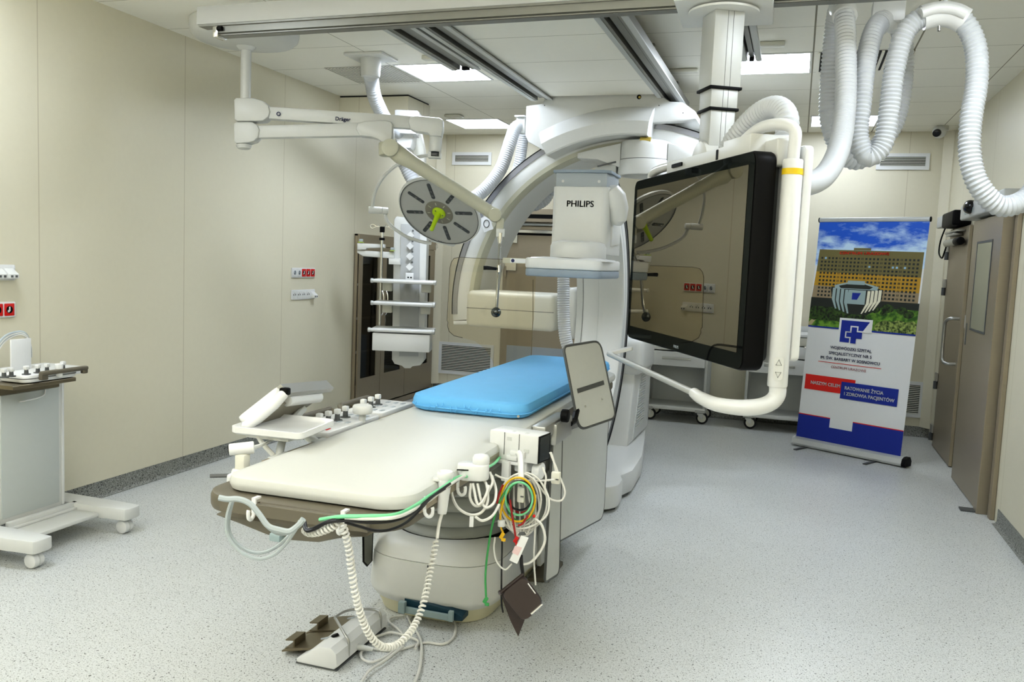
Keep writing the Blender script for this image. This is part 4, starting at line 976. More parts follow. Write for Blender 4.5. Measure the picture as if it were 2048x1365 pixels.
yaw(finish('press_stud', MB().cyl((bmx1 - .028, bmy0 + .003, TZ + .018), (bmx1 - .025, bmy0 - .003, TZ + .018), .0055, seg=12), M_CHROME, mo))

# ---- lead shields hanging at the right side of the table
def bordered(name, pts3, thick, m, parent, r=.006, trim=M_DGREY):
    o = finish(name, MB().slab(pts3, thick), m, parent, smooth=False)
    finish('rubber_edge', MB().tube(pts3, r, 6, closed=True), trim, o)
    return o
t = thing('lead_apron', 'grey lead apron panels hanging from the rail along the right side of the table', 'radiation shield', (-.97, 4.2, .1))
XA = -.965
def rounded3(c, rad, n=5):
    out = []; N = len(c)
    for i in range(N):
        p0, p1, p2 = c[i - 1], c[i], c[(i + 1) % N]; r = rad[i]
        a = p1 + (p0 - p1).normalized() * r; b = p1 + (p2 - p1).normalized() * r
        if r < 1e-5: out.append(p1); continue
        for k in range(n + 1):
            u = k / n; out.append(a * (1 - u) ** 2 + p1 * 2 * u * (1 - u) + b * u * u)
    return out
A4 = [P(1124, 865, X=XA), P(1216, 830, X=XA), P(1206, 1036, X=XA), P(1112, 1086, X=XA)]
bordered('apron_panel', rounded3(A4, [.06, .01, .10, .01]), .008, M_GREY, t)
XB_ = -.945
B4 = [P(1106, 862, X=XB_), P(1124, 852, X=XB_), P(1117, 1148, X=XB_), P(1089, 1166, X=XB_)]
bordered('apron_strip', rounded3(B4, [.004, .004, .05, .03]), .006, M_GREY, t)
finish('apron_band', MB().slab([P(1105, 848, X=XB_ + .006), P(1124, 838, X=XB_ + .006), P(1124, 868, X=XB_ + .006), P(1107, 880, X=XB_ + .006)], .006).slab([P(1124, 850, X=XA + .008), P(1160, 832, X=XA + .008), P(1160, 852, X=XA + .008), P(1124, 868, X=XA + .008)], .006), mat('grey clamp band', (128, 130, 128), .5), t, smooth=False)
t2 = thing('leg_shield_flap', 'narrow grey flap with black edge hanging behind the pedestal, left side', 'radiation shield', P(735, 1080, X=-1.75))
LF = [P(726, 1030, X=-1.72), P(746, 1030, X=-1.72), P(743, 1122, X=-1.72), P(734, 1132, X=-1.72), P(727, 1124, X=-1.72)]
o = bordered('flap', LF, .006, mat('flap grey', (120, 122, 116), .5), t2, .005, M_BLACK)
finish('hanger', MB().cyl(LF[0] + V(0, .0, -.01), V(LF[0].x, LF[0].y, .81), .008), M_DGREY, t2)

# ---- rail clamp with the upright side shield
t = thing('side_shield', 'tilted grey shield plate with dark rim clamped beside the blue mattress', 'radiation shield', P(1130, 840, X=-.93))
S4 = [P(1126, 694, Y=3.62), P(1199, 682, Y=3.88), P(1231, 836, Y=3.88), P(1158, 861, Y=3.62)]
pl = bordered('shield_plate', rounded3(S4, [.03, .05, .04, .05]), .006, M_GREY, t, .0065)
nS = (S4[1] - S4[0]).cross(S4[2] - S4[1]).normalized()
if nS.dot(V(0, 0, CAMH) - S4[0]) < 0: nS = -nS
def on4(Q, u, v): return (Q[0].lerp(Q[1], u)).lerp(Q[3].lerp(Q[2], u), v)
finish('grip_slot', MB().slab([on4(S4, .13, .52) + nS * .004, on4(S4, .86, .50) + nS * .004, on4(S4, .86, .555) + nS * .004, on4(S4, .13, .575) + nS * .004], .003), M_DGREY, pl, smooth=False)
for u, v in ((.25, .75), (.72, .72)):
    finish('rivet', MB().cyl(on4(S4, u, v) + nS * .002, on4(S4, u, v) + nS * .006, .005, seg=12), M_CHROME, pl)
finish('rail_clamp', MB().span((-.93, 3.13, .895), (-.875, 3.48, .945), .006).span((-.885, 3.25, .85), (-.862, 3.5, .935), .006), M_ALU, t)
q = P(1128, 832, X=-.86)
finish('clamp_knob', MB().cyl(q - V(.01, 0, 0), q + V(.02, 0, 0), .027, seg=9, bev=.004), M_BLACK, t)
finish('clamp_arm', MB().tube([V(-.87, 3.48, .90), V(-.87, 3.56, .90), S4[3].lerp(S4[2], .2) + V(-.02, 0, .10) - nS * .03], .014, 8), M_BLACK, t)

# ---- patient monitor module on the right rail
t = thing('patient_monitor', 'small white boxy patient monitor on the table rail, screen facing away', 'monitor', P(1030, 930, D=3.1))
dm = 3.02
th_ = math.radians(27)
Hx = (HR * math.cos(th_) - HF * math.sin(th_)).normalized(); Hy = (HF * math.cos(th_) + HR * math.sin(th_)).normalized()
Wd, Ht, dpt = .186, .097, .098
rotm = Matrix((Hx, Hy, Z1)).transposed()
mc = P(1076, 902, D=dm) - Hx * Wd / 2
def ml(a, b, c): return mc + Hx * a + Hy * b + Z1 * c
bod = finish('housing', MB().box(ml(0, dpt / 2, 0), (Wd, dpt, Ht), .006, rotm), M_WHITE2, t)
for xx in (-.034, .022): finish('module_gap', MB().box(ml(xx, -.0005, .008), (.0018, .002, Ht - .02), rot=rotm), M_DGREY, bod, smooth=False)
finish('latch', MB().box(ml(.02, -.004, -.022), (.055, .012, .022), .003, rotm).box(ml(.0, -.004, -.036), (.04, .012, .02), .003, rotm), M_WHITE2, bod)
finish('screen', MB().box(ml(Wd / 2 + .0012, dpt / 2, 0), (.002, dpt - .022, Ht - .014), .001, rotm), M_DISP, bod, smooth=False)
finish('screen_frame', MB().box(ml(Wd / 2 + .0004, dpt / 2, 0), (.001, dpt - .004, Ht - .004), .0004, rotm), M_BLACK, bod, smooth=False)
finish('print', MB().box(ml(-.016, -.0006, .026), (.016, .001, .012), rot=rotm).box(ml(.05, -.0006, -.008), (.02, .001, .012), rot=rotm), M_GREY, bod, smooth=False)
for xx in (-.01, .04): finish('vent_slot', MB().box(ml(xx, dpt * .25, Ht / 2), (.012, .018, .001), rot=rotm), M_GREY, bod, smooth=False)
finish('mount', MB().box(ml(.02, .06, -.065), (.05, .08, .05), .008, rotm).box(ml(-.02, .02, -.055), (.10, .05, .014), .004, rotm).box(ml(-.02, -.005, -.085), (.03, .02, .07), .004, rotm), M_WHITE2, t)
finish('mount_knob', MB().cyl(ml(.06, .05, -.08), ml(.09, .05, -.08), .03, seg=20, bev=.006), M_WHITE2, t)

# ---- joystick box, hand switch and hooks on the right rail
RX = -.915
t = thing('table_joystick', 'white rail mounted joystick with a round mushroom knob beside the table edge', 'joystick', P(945, 950, X=RX))
a_, b_ = P(915, 938, D=2.72), P(978, 945, D=2.72)
c_ = (a_ + b_) / 2
jx = Vector((b_.x - a_.x, b_.y - a_.y, 0)).normalized(); jy = V(-jx.y, jx.x, 0)
jr = Matrix((jx, jy, Z1)).transposed()
hb_ = finish('housing', MB().prism(rrect((b_ - a_).length, .065, .03, 6), -.026, .022, bev=.005, o=c_, ax=(jx, jy, Z1)), M_WHITE2, t)
finish('slot', MB().box(c_ + jx * -.03 - jy * .0325 + Z1 * .008, (.035, .004, .003), rot=jr), M_BLACK, hb_, smooth=False)
kc = P(962, 925, D=2.72)
finish('knob', MB().lathe([(.012, -.03), (.014, -.016), (.022, -.008), (.026, 0), (.026, .014), (.021, .022), (.01, .025), (.001, .0255)], kc, seg=28), M_WHITE2, t)
finish('collar', MB().lathe([(.024, -.036), (.024, -.026), (.013, -.02)], kc, seg=24), M_WHITE, t)

t = thing('hand_switch', 'white pistol shaped hand switch on the rail with a long coiled cord', 'hand switch', P(888, 960, D=2.55))
a_, b_ = P(890, 960, D=2.55), P(884, 1028, D=2.55)
finish('grip', MB().tube(catmull([a_ + Z1 * .0, a_.lerp(b_, .2), a_.lerp(b_, .6), b_], 4), [.021, .021, .02, .019, .018, .0175, .017, .016, .0155, .015, .0145, .014, .012], 14), M_WHITE2, t)
finish('head', MB().lathe([(.016, -.012), (.022, 0), (.024, .014), (.021, .02), (.015, .016), (.012, .008), (.001, .008)], a_ + Z1 * .004, seg=24), M_WHITE2, t)
finish('cradle', MB().prism(rrect(.056, .05, .012, 4), -.005, .004, bev=.002, o=P(886, 957, D=2.56), ax=(HR, HF, Z1)), M_WHITE, t)
cp = [P(a, b, D=d) for a, b, d in ((884, 1028, 2.55), (878, 1050, 2.53), (874, 1078, 2.51))]
finish('cord_straight', MB().tube(catmull(cp, 5), .0048, 8), M_WCAB, t)
cc_ = [P(a, b, D=d) for a, b, d in ((874, 1078, 2.51), (868, 1105, 2.49), (860, 1145, 2.47), (850, 1195, 2.42), (835, 1240, 2.38), (815, 1272, 2.32), (790, 1292, 2.27), (765, 1294, 2.22), (742, 1275, 2.18), (725, 1240, 2.15), (712, 1195, 2.12), (703, 1140, 2.1), (697, 1095, 2.08), (688, 1060, 2.06), (681, 1042, 2.05))]
finish('coiled_cord', MB().tube(coil(cc_, .0072, .004, 66, 12), .0031, 5), M_WCAB, t)
cd_ = [P(a, b, D=d) for a, b, d in ((681, 1042, 2.05), (665, 1054, 2.05), (640, 1064, 2.06), (618, 1066, 2.08), (607, 1058, 2.1))]
finish('coiled_cord', MB().tube(coil(cd_, .0075, .004, 13, 12), .0031, 5), M_WCAB, t)
def hook(p, nrm, label):
    """white S hook: flat tab on the rail, loop hanging below"""
    side = V(-nrm.y, nrm.x, 0)
    t = thing('cable_hook', label, 'hook', p, 'white cable hooks on the table rails')
    finish('tab', MB().span((-.006, -.02, -.0), (.006, .006, .005)).span((-.006, .001, -.035), (.006, .006, .0)), M_WHITE2, t, smooth=False).matrix_basis = Matrix.Translation(p) @ Matrix((side, nrm, Z1)).transposed().to_4x4()
    l = [p + nrm * a + Z1 * b for a, b in ((.004, -.03), (.006, -.042), (.016, -.049), (.026, -.043), (.028, -.028), (.026, -.022))]
    finish('loop', MB().tube(catmull(l, 4), .005, 8), M_WHITE2, t)
for px, py, lab in ((510, 984, 'white cable hook on the left of the foot rail, carrying pale hoses'), (688, 1010, 'white cable hook on the right of the foot rail, above the coiled cord')):
    p = P(px, py, Y=1.868); p.y = 1.868; p.z = .929; hook(p, V(0, -1, 0), lab)
for px, py, lab in ((845, 984, 'white cable hook at the near end of the right rail'), (912, 940, 'white cable hook between the hand switch and the joystick')):
    p = P(px, py, X=-.92); p.x = -.916; p.z = .925; hook(p, V(1, 0, 0), lab)

# ---- hoses and cables at the foot end
def cable(name, label, cat, paths, m, r, group=None, seg=7):
    if len(paths) == 1:
        return tag(finish(name, MB().tube(catmull(paths[0], 7), r, seg), m), label, cat, group)
    t = thing(name, label, cat, paths[0][0], group)
    for p in paths: finish('strand', MB().tube(catmull(p, 7), r, seg), m, t)
    return t
def pd(l, d=None): return [P(a[0], a[1], D=(a[2] if len(a) > 2 else d)) for a in l]
cable('grey_hose_loop', 'thin grey hose pair hanging in a wide loop below the foot end', 'hose',
      [pd([(464, 1000), (455, 1030), (453, 1060), (463, 1085), (487, 1108), (518, 1118), (548, 1110), (570, 1090), (590, 1062), (600, 1042)], 2.06),
       pd([(466, 1000), (458, 1035), (458, 1062), (470, 1084), (495, 1102), (522, 1106), (550, 1096), (574, 1076), (594, 1050)], 2.08)], M_GCAB, .0042)
cable('white_hose_bundle', 'bundle of thick pale hoses slung under the foot rail on the left', 'hose',
      [pd([(438, 996), (455, 999), (478, 999), (500, 1008), (518, 1028), (536, 1052), (558, 1066 - k * 3), (580, 1063), (598, 1050), (607, 1038 + k)], 2.02 - .012 * k) for k in range(3)], M_GCAB, .0066)
cable('green_cable', 'pale green cable running along the foot rail and the right rail', 'cable', [pd([(640, 1040, 2.08), (683, 1034, 2.03), (735, 1033, 2.03), (790, 1030, 2.06), (830, 1012, 2.2), (856, 994, 2.32), (890, 972, 2.48), (915, 955, 2.6), (940, 952, 2.72), (985, 930, 2.95), (1000, 915, 3.1)])], M_LGREEN, .0046)
cable('black_cable_bundle', 'black cables sagging along the foot end towards the right rail', 'cable',
      [pd([(606, 1040, 2.1), (612, 1062, 2.06), (632, 1058, 2.05), (655, 1046, 2.04), (690, 1042, 2.03), (740, 1046, 2.04), (790, 1042, 2.07), (830, 1024, 2.18), (858, 998, 2.31), (890, 978, 2.46), (915, 962, 2.58)]),
       pd([(610, 1044, 2.09), (618, 1060, 2.06), (660, 1042, 2.04), (700, 1038, 2.04), (745, 1042, 2.05), (800, 1036, 2.09), (840, 1016, 2.22), (866, 993, 2.34), (900, 968, 2.5)]),
       pd([(690, 1045, 2.04), (720, 1054, 2.06), (750, 1062, 2.1), (780, 1060, 2.14), (812, 1046, 2.2), (840, 1020, 2.26), (858, 1000, 2.33)])], M_BCAB, .0036)
cable('white_cable', 'thin white cable passing through the hooks on the right rail', 'cable', [pd([(690, 1036, 2.03), (740, 1038, 2.03), (800, 1033, 2.07), (856, 1003, 2.32), (880, 985, 2.42), (912, 962, 2.56), (930, 952, 2.66)])], M_WCAB, .0044)
# ---- cables below the joystick
jc = cable('joystick_cable', 'white cable coils hanging under the joystick on the right rail', 'cable',
      [pd([(906, 968, 2.68), (904, 990, 2.66), (916, 1016, 2.64), (940, 1030, 2.64), (962, 1026, 2.66), (975, 1005, 2.68), (974, 975, 2.7), (968, 960, 2.72)]),
       pd([(942, 968, 2.7), (940, 995, 2.68), (950, 1012, 2.67), (966, 1008, 2.68), (976, 985, 2.7), (985, 965, 2.72), (980, 945, 2.74)]),
       pd([(946, 968, 2.7), (952, 1000, 2.67), (958, 1010, 2.66), (970, 995, 2.67), (978, 972, 2.7)]),
       pd([(955, 968, 2.7), (962, 1000, 2.68), (972, 1016, 2.66), (988, 1006, 2.68), (992, 980, 2.72), (984, 952, 2.76)]),
       pd([(950, 1034, 2.64), (965, 1042, 2.64), (985, 1032, 2.66), (998, 1010, 2.7)])], M_WCAB, .0042)
q = P(943, 1044, D=2.63)
finish('cable_tag', MB().box(q, (.012, .002, .032), .0005, rot=Matrix.Rotation(.3, 3, 'Z')), M_PAPER, jc)
# ---- ECG leads and friends under the patient monitor
E = thing('ecg_lead_set', 'tangle of coiled white, green, yellow and red leads hanging under the patient monitor', 'ecg leads', P(1040, 980, D=2.85))
def ring(cx, cy, rx, ry, d, ph=0.0, wob=0.0):
    return [P(cx + rx * math.cos(a + ph), cy + ry * math.sin(a + ph) * (1 + wob * math.sin(3 * a)), D=d + .02 * math.sin(a)) for a in [2 * PI * i / 14 for i in range(14)]]
def loopc(m, cx, cy, rx, ry, d, r=.0034, ph=0.0):
    finish('lead_loop', MB().tube(catmull(ring(cx, cy, rx, ry, d, ph), 4, True), r, 6, closed=True), m, E)
for m, cx, cy, rx, ry, d in ((M_GREEN, 1042, 1004, 28, 40, 2.84), (M_YCAB, 1036, 1000, 34, 44, 2.83), (M_RCAB, 1042, 994, 26, 32, 2.85), (M_BCAB, 1040, 992, 25, 29, 2.83), (M_LGREEN, 1038, 998, 27, 33, 2.82), (M_WCAB, 1042, 1000, 40, 52, 2.86), (M_WCAB, 1048, 1004, 46, 58, 2.87), (M_WCAB, 1034, 1008, 36, 56, 2.88), (M_WCAB, 1044, 1012, 34, 62, 2.88), (M_WCAB, 1038, 1002, 30, 48, 2.86)):
    loopc(m, cx, cy, rx, ry, d)
def lead(m, l, d=2.82, r=.0034, name='lead_wire'):
    return finish(name, MB().tube(catmull(pd(l, d), 6), r, 6), m, E)
def clip(w, px, py, m, d=2.81):
    q = P(px, py, D=d); finish('clip', MB().box(q, (.012, .008, .022), .003, rot=Matrix.Rotation(.5, 3, 'Y')).box(q + V(.006, -.002, -.012), (.014, .006, .01), .002), m, w)
w = lead(M_GREEN, [(1025, 968), (1010, 985), (997, 1010), (985, 1050), (976, 1100), (971, 1150), (972, 1195)]); clip(w, 971, 1201, M_GREEN)
w = lead(M_YCAB, [(1022, 970), (1008, 1000), (1001, 1030), (1002, 1055), (1006, 1066)]); clip(w, 1004, 1072, M_YCAB)
w = lead(M_RCAB, [(1020, 1000), (1024, 1030), (1029, 1060), (1031, 1075)]); clip(w, 1032, 1080, M_RED)
lead(M_RCAB, [(1006, 970), (998, 990), (994, 1008)]); lead(M_RCAB, [(1056, 1032), (1045, 1048), (1036, 1052)])
lead(M_BCAB, [(1003, 1046), (1004, 1090), (1003, 1150), (1003, 1205), (1006, 1226)], 2.86, .003)
lead(M_WCAB, [(990, 950), (1010, 958), (1050, 962), (1085, 962), (1108, 960)], 2.88)
lead(M_WCAB, [(1100, 905), (1110, 930), (1122, 960), (1130, 985), (1122, 1002), (1100, 998), (1080, 975), (1066, 955)], 2.92)
lead(M_WCAB, [(1102, 905), (1108, 925), (1112, 945)], 2.92)
lead(M_WCAB, [(1085, 935), (1092, 955), (1090, 975), (1098, 1000), (1094, 1030), (1070, 1050), (1040, 1058), (1010, 1050)], 2.86)
lead(M_WCAB, [(1070, 1038), (1084, 1052), (1090, 1080), (1080, 1105), (1060, 1126), (1040, 1130)], 2.84, .0042)
lead(M_WCAB, [(990, 1075), (988, 1100), (994, 1125), (1010, 1140), (1024, 1128)], 2.83, .003)
lead(M_WCAB, [(1072, 990), (1070, 1060), (1068, 1120), (1071, 1171)], 2.88, .003)
for k in range(7):
    lead(M_WCAB, [(1012 + k * 8, 960), (1006 + k * 11, 1000 + 4 * k), (1016 + k * 8, 1050 + (k % 3) * 8), (1030 + k * 4, 1064)], 2.85 + .006 * k, .003)
for px, py, d, s in ((1042, 990, 2.84, (.024, .014, .05)), (1112, 956, 2.92, (.03, .02, .04))):
    o = finish('connector_box', MB().box(P(px, py, D=d), s, .005), M_WARM, E)
    finish('port_marks', MB().box(P(px + 2, py + 4, D=d - .013), (.010, .002, .004)), M_DGREY, o, smooth=False)
o = finish('trunk_block', MB().slab([P(1042, 1072, D=2.8), P(1057, 1076, D=2.8), P(1034, 1128, D=2.79), P(1019, 1121, D=2.79)], .014), M_PAPER, E, smooth=False)
finish('pink_print', MB().slab([P(1030, 1092, D=2.788), P(1044, 1096, D=2.788), P(1036, 1112, D=2.785), P(1024, 1106, D=2.785)], .002), mat('pale pink print', (214, 186, 186), .5), o, smooth=False)
finish('white_plug', MB().cyl(P(1003, 1040, D=2.82), P(1003, 1054, D=2.82), .012, seg=14, bev=.003), M_WHITE2, E)
finish('red_dot', MB().ball(P(1068, 1033, D=2.83), .005, 10), M_RED, E)
finish('hook_bracket', MB().tube(catmull([P(1036, 905, D=2.88), P(1041, 915, D=2.87), P(1042, 950, D=2.84), P(1042, 966, D=2.82)], 4), .009, 10, flat=1.3), M_WHITE2, E)
# ---- blood pressure cuff
t = thing('pressure_cuff', 'folded dark brown blood pressure cuff dangling from the leads', 'cuff', P(1045, 1200, D=2.82))
dC = 2.82
C = [P(1001, 1186, D=dC), P(1047, 1149, D=dC), P(1090, 1207, D=dC - .02), P(1047, 1247, D=dC - .02)]
cf = finish('front_fold', MB().loop([[p + FWD * .0 for p in rounded3(C, [.02, .02, .03, .03])], [p + FWD * -.012 for p in rounded3([C[i].lerp((C[0] + C[2]) / 2, .06) for i in range(4)], [.02, .02, .03, .03])]]), M_CUFF, t, angle=60)
B_ = [P(1000, 1185, D=dC + .035), P(1046, 1150, D=dC + .04), P(1062, 1205, D=dC + .06), P(1036, 1273, D=dC + .03), P(1020, 1240, D=dC + .03)]
finish('back_fold', MB().slab(B_, .008), M_CUFF, t, smooth=False)
finish('fold_edge', MB().tube(catmull([C[0], C[0] + FWD * .02 + V(0, 0, -.008), B_[0]], 4), .007, 8).tube([C[0], C[1]], .006, 8), M_CUFF, t)
finish('reflective_strip', MB().tube([on4(C, .42, .93) - FWD * .0135, on4(C, .93, .94) - FWD * .0135], .004, 8), M_GLINT, t)
finish('reflective_strip', MB().tube([on4(C, .95, .25) - FWD * .0125, on4(C, .95, .6) - FWD * .0125], .002, 8), M_GLINT, t)
finish('air_tube', MB().tube(catmull(pd([(1046, 1150, 2.83), (1043, 1130, 2.83), (1042, 1112, 2.82)]), 4), .006, 8), M_BCAB, t)

# ---- operating modules on the left rail
def module(y0, y1, x0, x1, label, knobs, joy):
    t = thing('control_module', label, 'control panel', ((x0 + x1) / 2, (y0 + y1) / 2, .91))
    pl = rrect(x1 - x0, y1 - y0, .022, 5, (x0 + x1) / 2, (y0 + y1) / 2)
    finish('base_plate', MB().prism([(a, b) for a, b in rrect(x1 - x0 + .012, y1 - y0 + .012, .024, 5, (x0 + x1) / 2, (y0 + y1) / 2)], .912, .920), M_DGREY, t)
    pn = finish('panel', MB().prism(pl, .920, .943, bev=.006), M_WHITE2, t)
    for i, (px, py) in enumerate(knobs):
        q = P(px, py, Z=.975)
        o = finish('lever_knob', MB().box((q.x, q.y, .978), (.022, .022, .02), .004), M_WHITE2, t)
        finish('lever_stem', MB().cyl((q.x, q.y, .942), (q.x, q.y, .97), .011, .009, 14).cyl((q.x, q.y, .942), (q.x, q.y, .946), .02, seg=18), M_DGREY, o)
    random.seed(int(y0 * 100))
    for i in range(9):
        a, b = x0 + .07 + .035 * (i % 3), y0 + .06 + (y1 - y0 - .12) * (i // 3) / 2
        finish('key', MB().box((a, b, .9435), (.014, .03, .003), .001), M_RED if (i == 2 and joy) else M_BAND, pn)
    if joy:
        q = P(725, 822, Z=.98)
        finish('joystick', MB().lathe([(.014, -.045), (.014, -.012), (.034, -.010), (.038, -.004), (.038, .016), (.034, .022), (.001, .023)], q, seg=28), M_WHITE, t)
    finish('grab_rail', MB().tube(catmull([(x0 + .0, y0 + .02, .93), (x0 - .035, y0 + .03, .945), (x0 - .04, y0 + .06, .95), (x0 - .04, y1 - .06, .95), (x0 - .035, y1 - .03, .945), (x0, y1 - .02, .93)], 4), .012, 10), M_BROWN, t)
    finish('rail_bracket', MB().span((x1 - .03, (y0 + y1) / 2 - .04, .885), (-1.503, (y0 + y1) / 2 + .04, .916), .004), M_ALU, t)
module(2.63, 3.045, -1.705, -1.532, 'white control panel with mushroom joystick on the left rail, nearer of two', [(639, 834), (657, 829), (675, 825), (691, 819)], True)
module(3.075, 3.39, -1.712, -1.545, 'white control panel with three lever knobs, beside the blue mattress', [(727, 805), (742, 800), (756, 795)], False)
t = thing('instrument_tray', 'square white tray on a bracket beside the left edge of the table', 'tray', P(560, 850, Z=.95))
Zt = 1.005
T4 = [P(458, 855, Z=Zt), P(545, 826, Z=Zt), P(673, 841, Z=Zt), P(602, 870, Z=Zt)]
T4[1] = T4[0] + (T4[2] - T4[3])
tp = rounded3(T4, [.03] * 4)
def shrink(pts, k):
    c = sum(pts, V(0, 0, 0)) / len(pts); return [p + (c - p).normalized() * k for p in pts]
finish('tray', MB().loop([[p + Z1 * -.022 for p in shrink(tp, .012)], [p + Z1 * -.016 for p in tp], [p + Z1 * .003 for p in tp], [p + Z1 * .004 for p in shrink(tp, .004)], [p + Z1 * .0 for p in shrink(tp, .009)], [p + Z1 * -.008 for p in shrink(tp, .016)]]), M_WHITE2, t, angle=55)
tc_ = sum(T4, V(0, 0, 0)) / 4
finish('support_arm', MB().tube([tc_ - Z1 * .03, V(-1.56, tc_.y - .05, .935), V(-1.52, tc_.y - .12, .91)], .013, 10), M_GREY, t)
finish('rail_clamp', MB().span((-1.54, tc_.y - .16, .883), (-1.497, tc_.y - .06, .93), .008), M_GREY, t)
finish('underplate', MB().box(tc_ - Z1 * .03, (.16, .2, .012), .003), M_WHITE, t)
t = thing('touch_screen', 'tilted white touch screen module with grey frame on the left side of the table', 'touch screen', P(560, 800, X=-1.85))
K = [P(472, 838, Y=2.36), P(556, 772, Y=2.47), P(649, 764, Y=2.83), P(568, 828, Y=2.71)]
nK = (K[1] - K[0]).cross(K[2] - K[1]).normalized()
if nK.z > 0: nK = -nK
kc_ = rounded3(K, [.03] * 4)
finish('housing', MB().loop([[p for p in kc_], [p + nK * .012 for p in shrink(kc_, -.004)], [p + nK * .03 for p in kc_], [p + nK * .038 for p in shrink(kc_, .03)]]), M_WHITE2, t, angle=50)
e0, e1 = K[0] + nK * .03, K[1] + nK * .025
finish('side_handle', MB().tube([e0.lerp(e1, f) + nK * g for f, g in ((.0, .0), (.05, .012), (.3, .016), (.7, .016), (.97, .010), (1.02, .004))], [.011, .017, .019, .019, .017, .010], 14), M_WHITE2, t)
finish('handle_cap', MB().box(e1 + (e1 - e0).normalized() * .004 + nK * .006, (.03, .03, .026), .006), M_BLACK, t)
finish('top_frame', MB().slab([K[1] + nK * .002, K[2] + nK * .002, K[2] + nK * .045, K[1] + nK * .045], .02), M_ALU, t, smooth=False)
finish('back_plate', MB().slab([on4(K, .1, .12) + nK * .044, on4(K, .75, .1) + nK * .044, on4(K, .75, .86) + nK * .044, on4(K, .35, .8) + nK * .044], .012), mat('taupe back plate', (126, 121, 108), .45), t, smooth=False)
finish('rear_roll', MB().tube([on4(K, .80, .16) + nK * .045, on4(K, .80, .85) + nK * .045], .020, 14), M_WHITE2, t)
finish('support_stem', MB().tube([on4(K, .5, .75) + nK * .05, V(-1.66, 2.6, .97), V(-1.53, 2.58, .91)], .016, 10), M_GREY, t)
finish('rail_clamp', MB().span((-1.545, 2.54, .883), (-1.497, 2.62, .93), .006), M_GREY, t)
t = thing('rail_post', 'short white swivel post with a ball joint at the left foot corner of the table', 'clamp post', P(480, 940, X=-1.62))
b0 = P(484, 938, X=-1.53); b1 = P(486, 908, X=-1.53)
finish('foot', MB().cyl(b0 - Z1 * .035, b0, .036, .03, 20, .006), M_WHITE2, t)
finish('post', MB().box((b0 + b1) / 2 - Z1 * .005, (.034, .034, (b1 - b0).length + .01), .006), M_WARM, t)
j_ = finish('ball_joint', MB().cyl(b1 + V(-.035, -.02, .012), b1 + V(.025, .02, .018), .018, .019, 16, .004), M_WHITE2, t)
finish('socket', MB().cyl(b1 + V(-.037, -.0215, .012), b1 + V(-.032, -.018, .0125), .012, seg=14), M_BLACK, j_)
finish('swing_arm', MB().tube([b1 + V(.02, .015, .015), P(520, 892, X=-1.56), P(545, 880, X=-1.60)], [.008, .006, .004], 8), M_WHITE, t)
finish('rail_clamp', MB().span((-1.55, b0.y - .05, .878), (-1.497, b0.y + .05, .916), .008), M_WHITE2, t)
finish('screw', MB().cyl(b0 + V(-.03, -.02, -.02), b0 + V(-.075, -.05, -.02), .006, seg=8), M_DGREY, t)
cable('tray_cable', 'white cable dropping from the tray behind the table edge', 'cable', [[P(514, 868, X=-1.62), P(524, 886, X=-1.6), P(538, 902, X=-1.58), P(552, 918, X=-1.56), P(560, 940, X=-1.56)]], M_WCAB, .008)

# ---- foot switch on the floor
t = thing('foot_switch', 'white foot switch with two bronze steel pedals and wire guard on the floor', 'foot switch', (-1.65, 2.95, 0))
sec = [(-1.72, .006), (-1.56, .006), (-1.545, .02), (-1.55, .07), (-1.575, .09), (-1.63, .086), (-1.70, .035), (-1.725, .018)]
finish('body', MB().prism(sec, 2.765, 3.19, 'xz', .01), M_WHITE2, t)
finish('sole', MB().span((-1.725, 2.77, .001), (-1.55, 3.185, .007)), M_DGREY, t, smooth=False)
for y0, y1 in ((2.81, 2.965), (2.985, 3.14)):
    p_ = finish('pedal', MB().prism([(-1.815, .018), (-1.815, .012), (-1.66, .050), (-1.66, .057), (-1.78, .032)][::-1], y0, y1, 'xz'), M_BRSTEEL, t, smooth=False)
    finish('pedal_guard', MB().prism([(-1.805, .018), (-1.765, .026), (-1.765, .066), (-1.805, .060), (-1.805, .055), (-1.771, .060), (-1.771, .034), (-1.805, .026)][::-1], y0 + .01, y0 + .09, 'xz'), M_BRSTEEL, p_, smooth=False)
for y in (2.87, 3.08):
    finish('button', MB().cyl((-1.615, y, .086), (-1.618, y, .093), .016, .014, 16), M_BLACK, t)
    finish('groove', MB().box((-1.648, y - .01, .078), (.05, .008, .006), .002, rot=Matrix.Rotation(-.35, 3, 'Y')), M_BAND, t)
g = [V(-1.55, 2.86, .02), V(-1.55, 2.86, .08), V(-1.575, 2.87, .105), V(-1.65, 2.94, .118), V(-1.67, 2.97, .118), V(-1.65, 3.05, .118), V(-1.575, 3.12, .105), V(-1.55, 3.13, .08), V(-1.55, 3.13, .02)]
finish('wire_guard', MB().tube(catmull(g, 4), .0055, 8), M_ALU, t)
finish('cable_gland', MB().cyl((-1.55, 2.93, .03), (-1.49, 2.95, .022), .013, .009, 12), M_GREY, t)
def fl(l, z=.008): return [P(a, b, Z=z) for a, b in l]
fc = [[(734, 1296), (750, 1299), (785, 1302), (815, 1296), (836, 1289), (857, 1286), (886, 1289), (906, 1276), (911, 1252), (900, 1239), (880, 1236)],
      [(815, 1234), (823, 1250), (839, 1274), (843, 1301), (839, 1340), (825, 1375)],
      [(806, 1232), (785, 1236), (778, 1244), (797, 1260), (806, 1274), (800, 1289), (774, 1313), (744, 1325), (726, 1319), (722, 1307), (732, 1297)],
      [(750, 1275), (782, 1266), (815, 1274), (836, 1283), (830, 1298)],
      [(806, 1294), (765, 1325), (738, 1343), (720, 1370)]]
t2 = thing('floor_cables', 'loose white cables looping on the floor beside the foot switch', 'cable', P(800, 1290, Z=0))
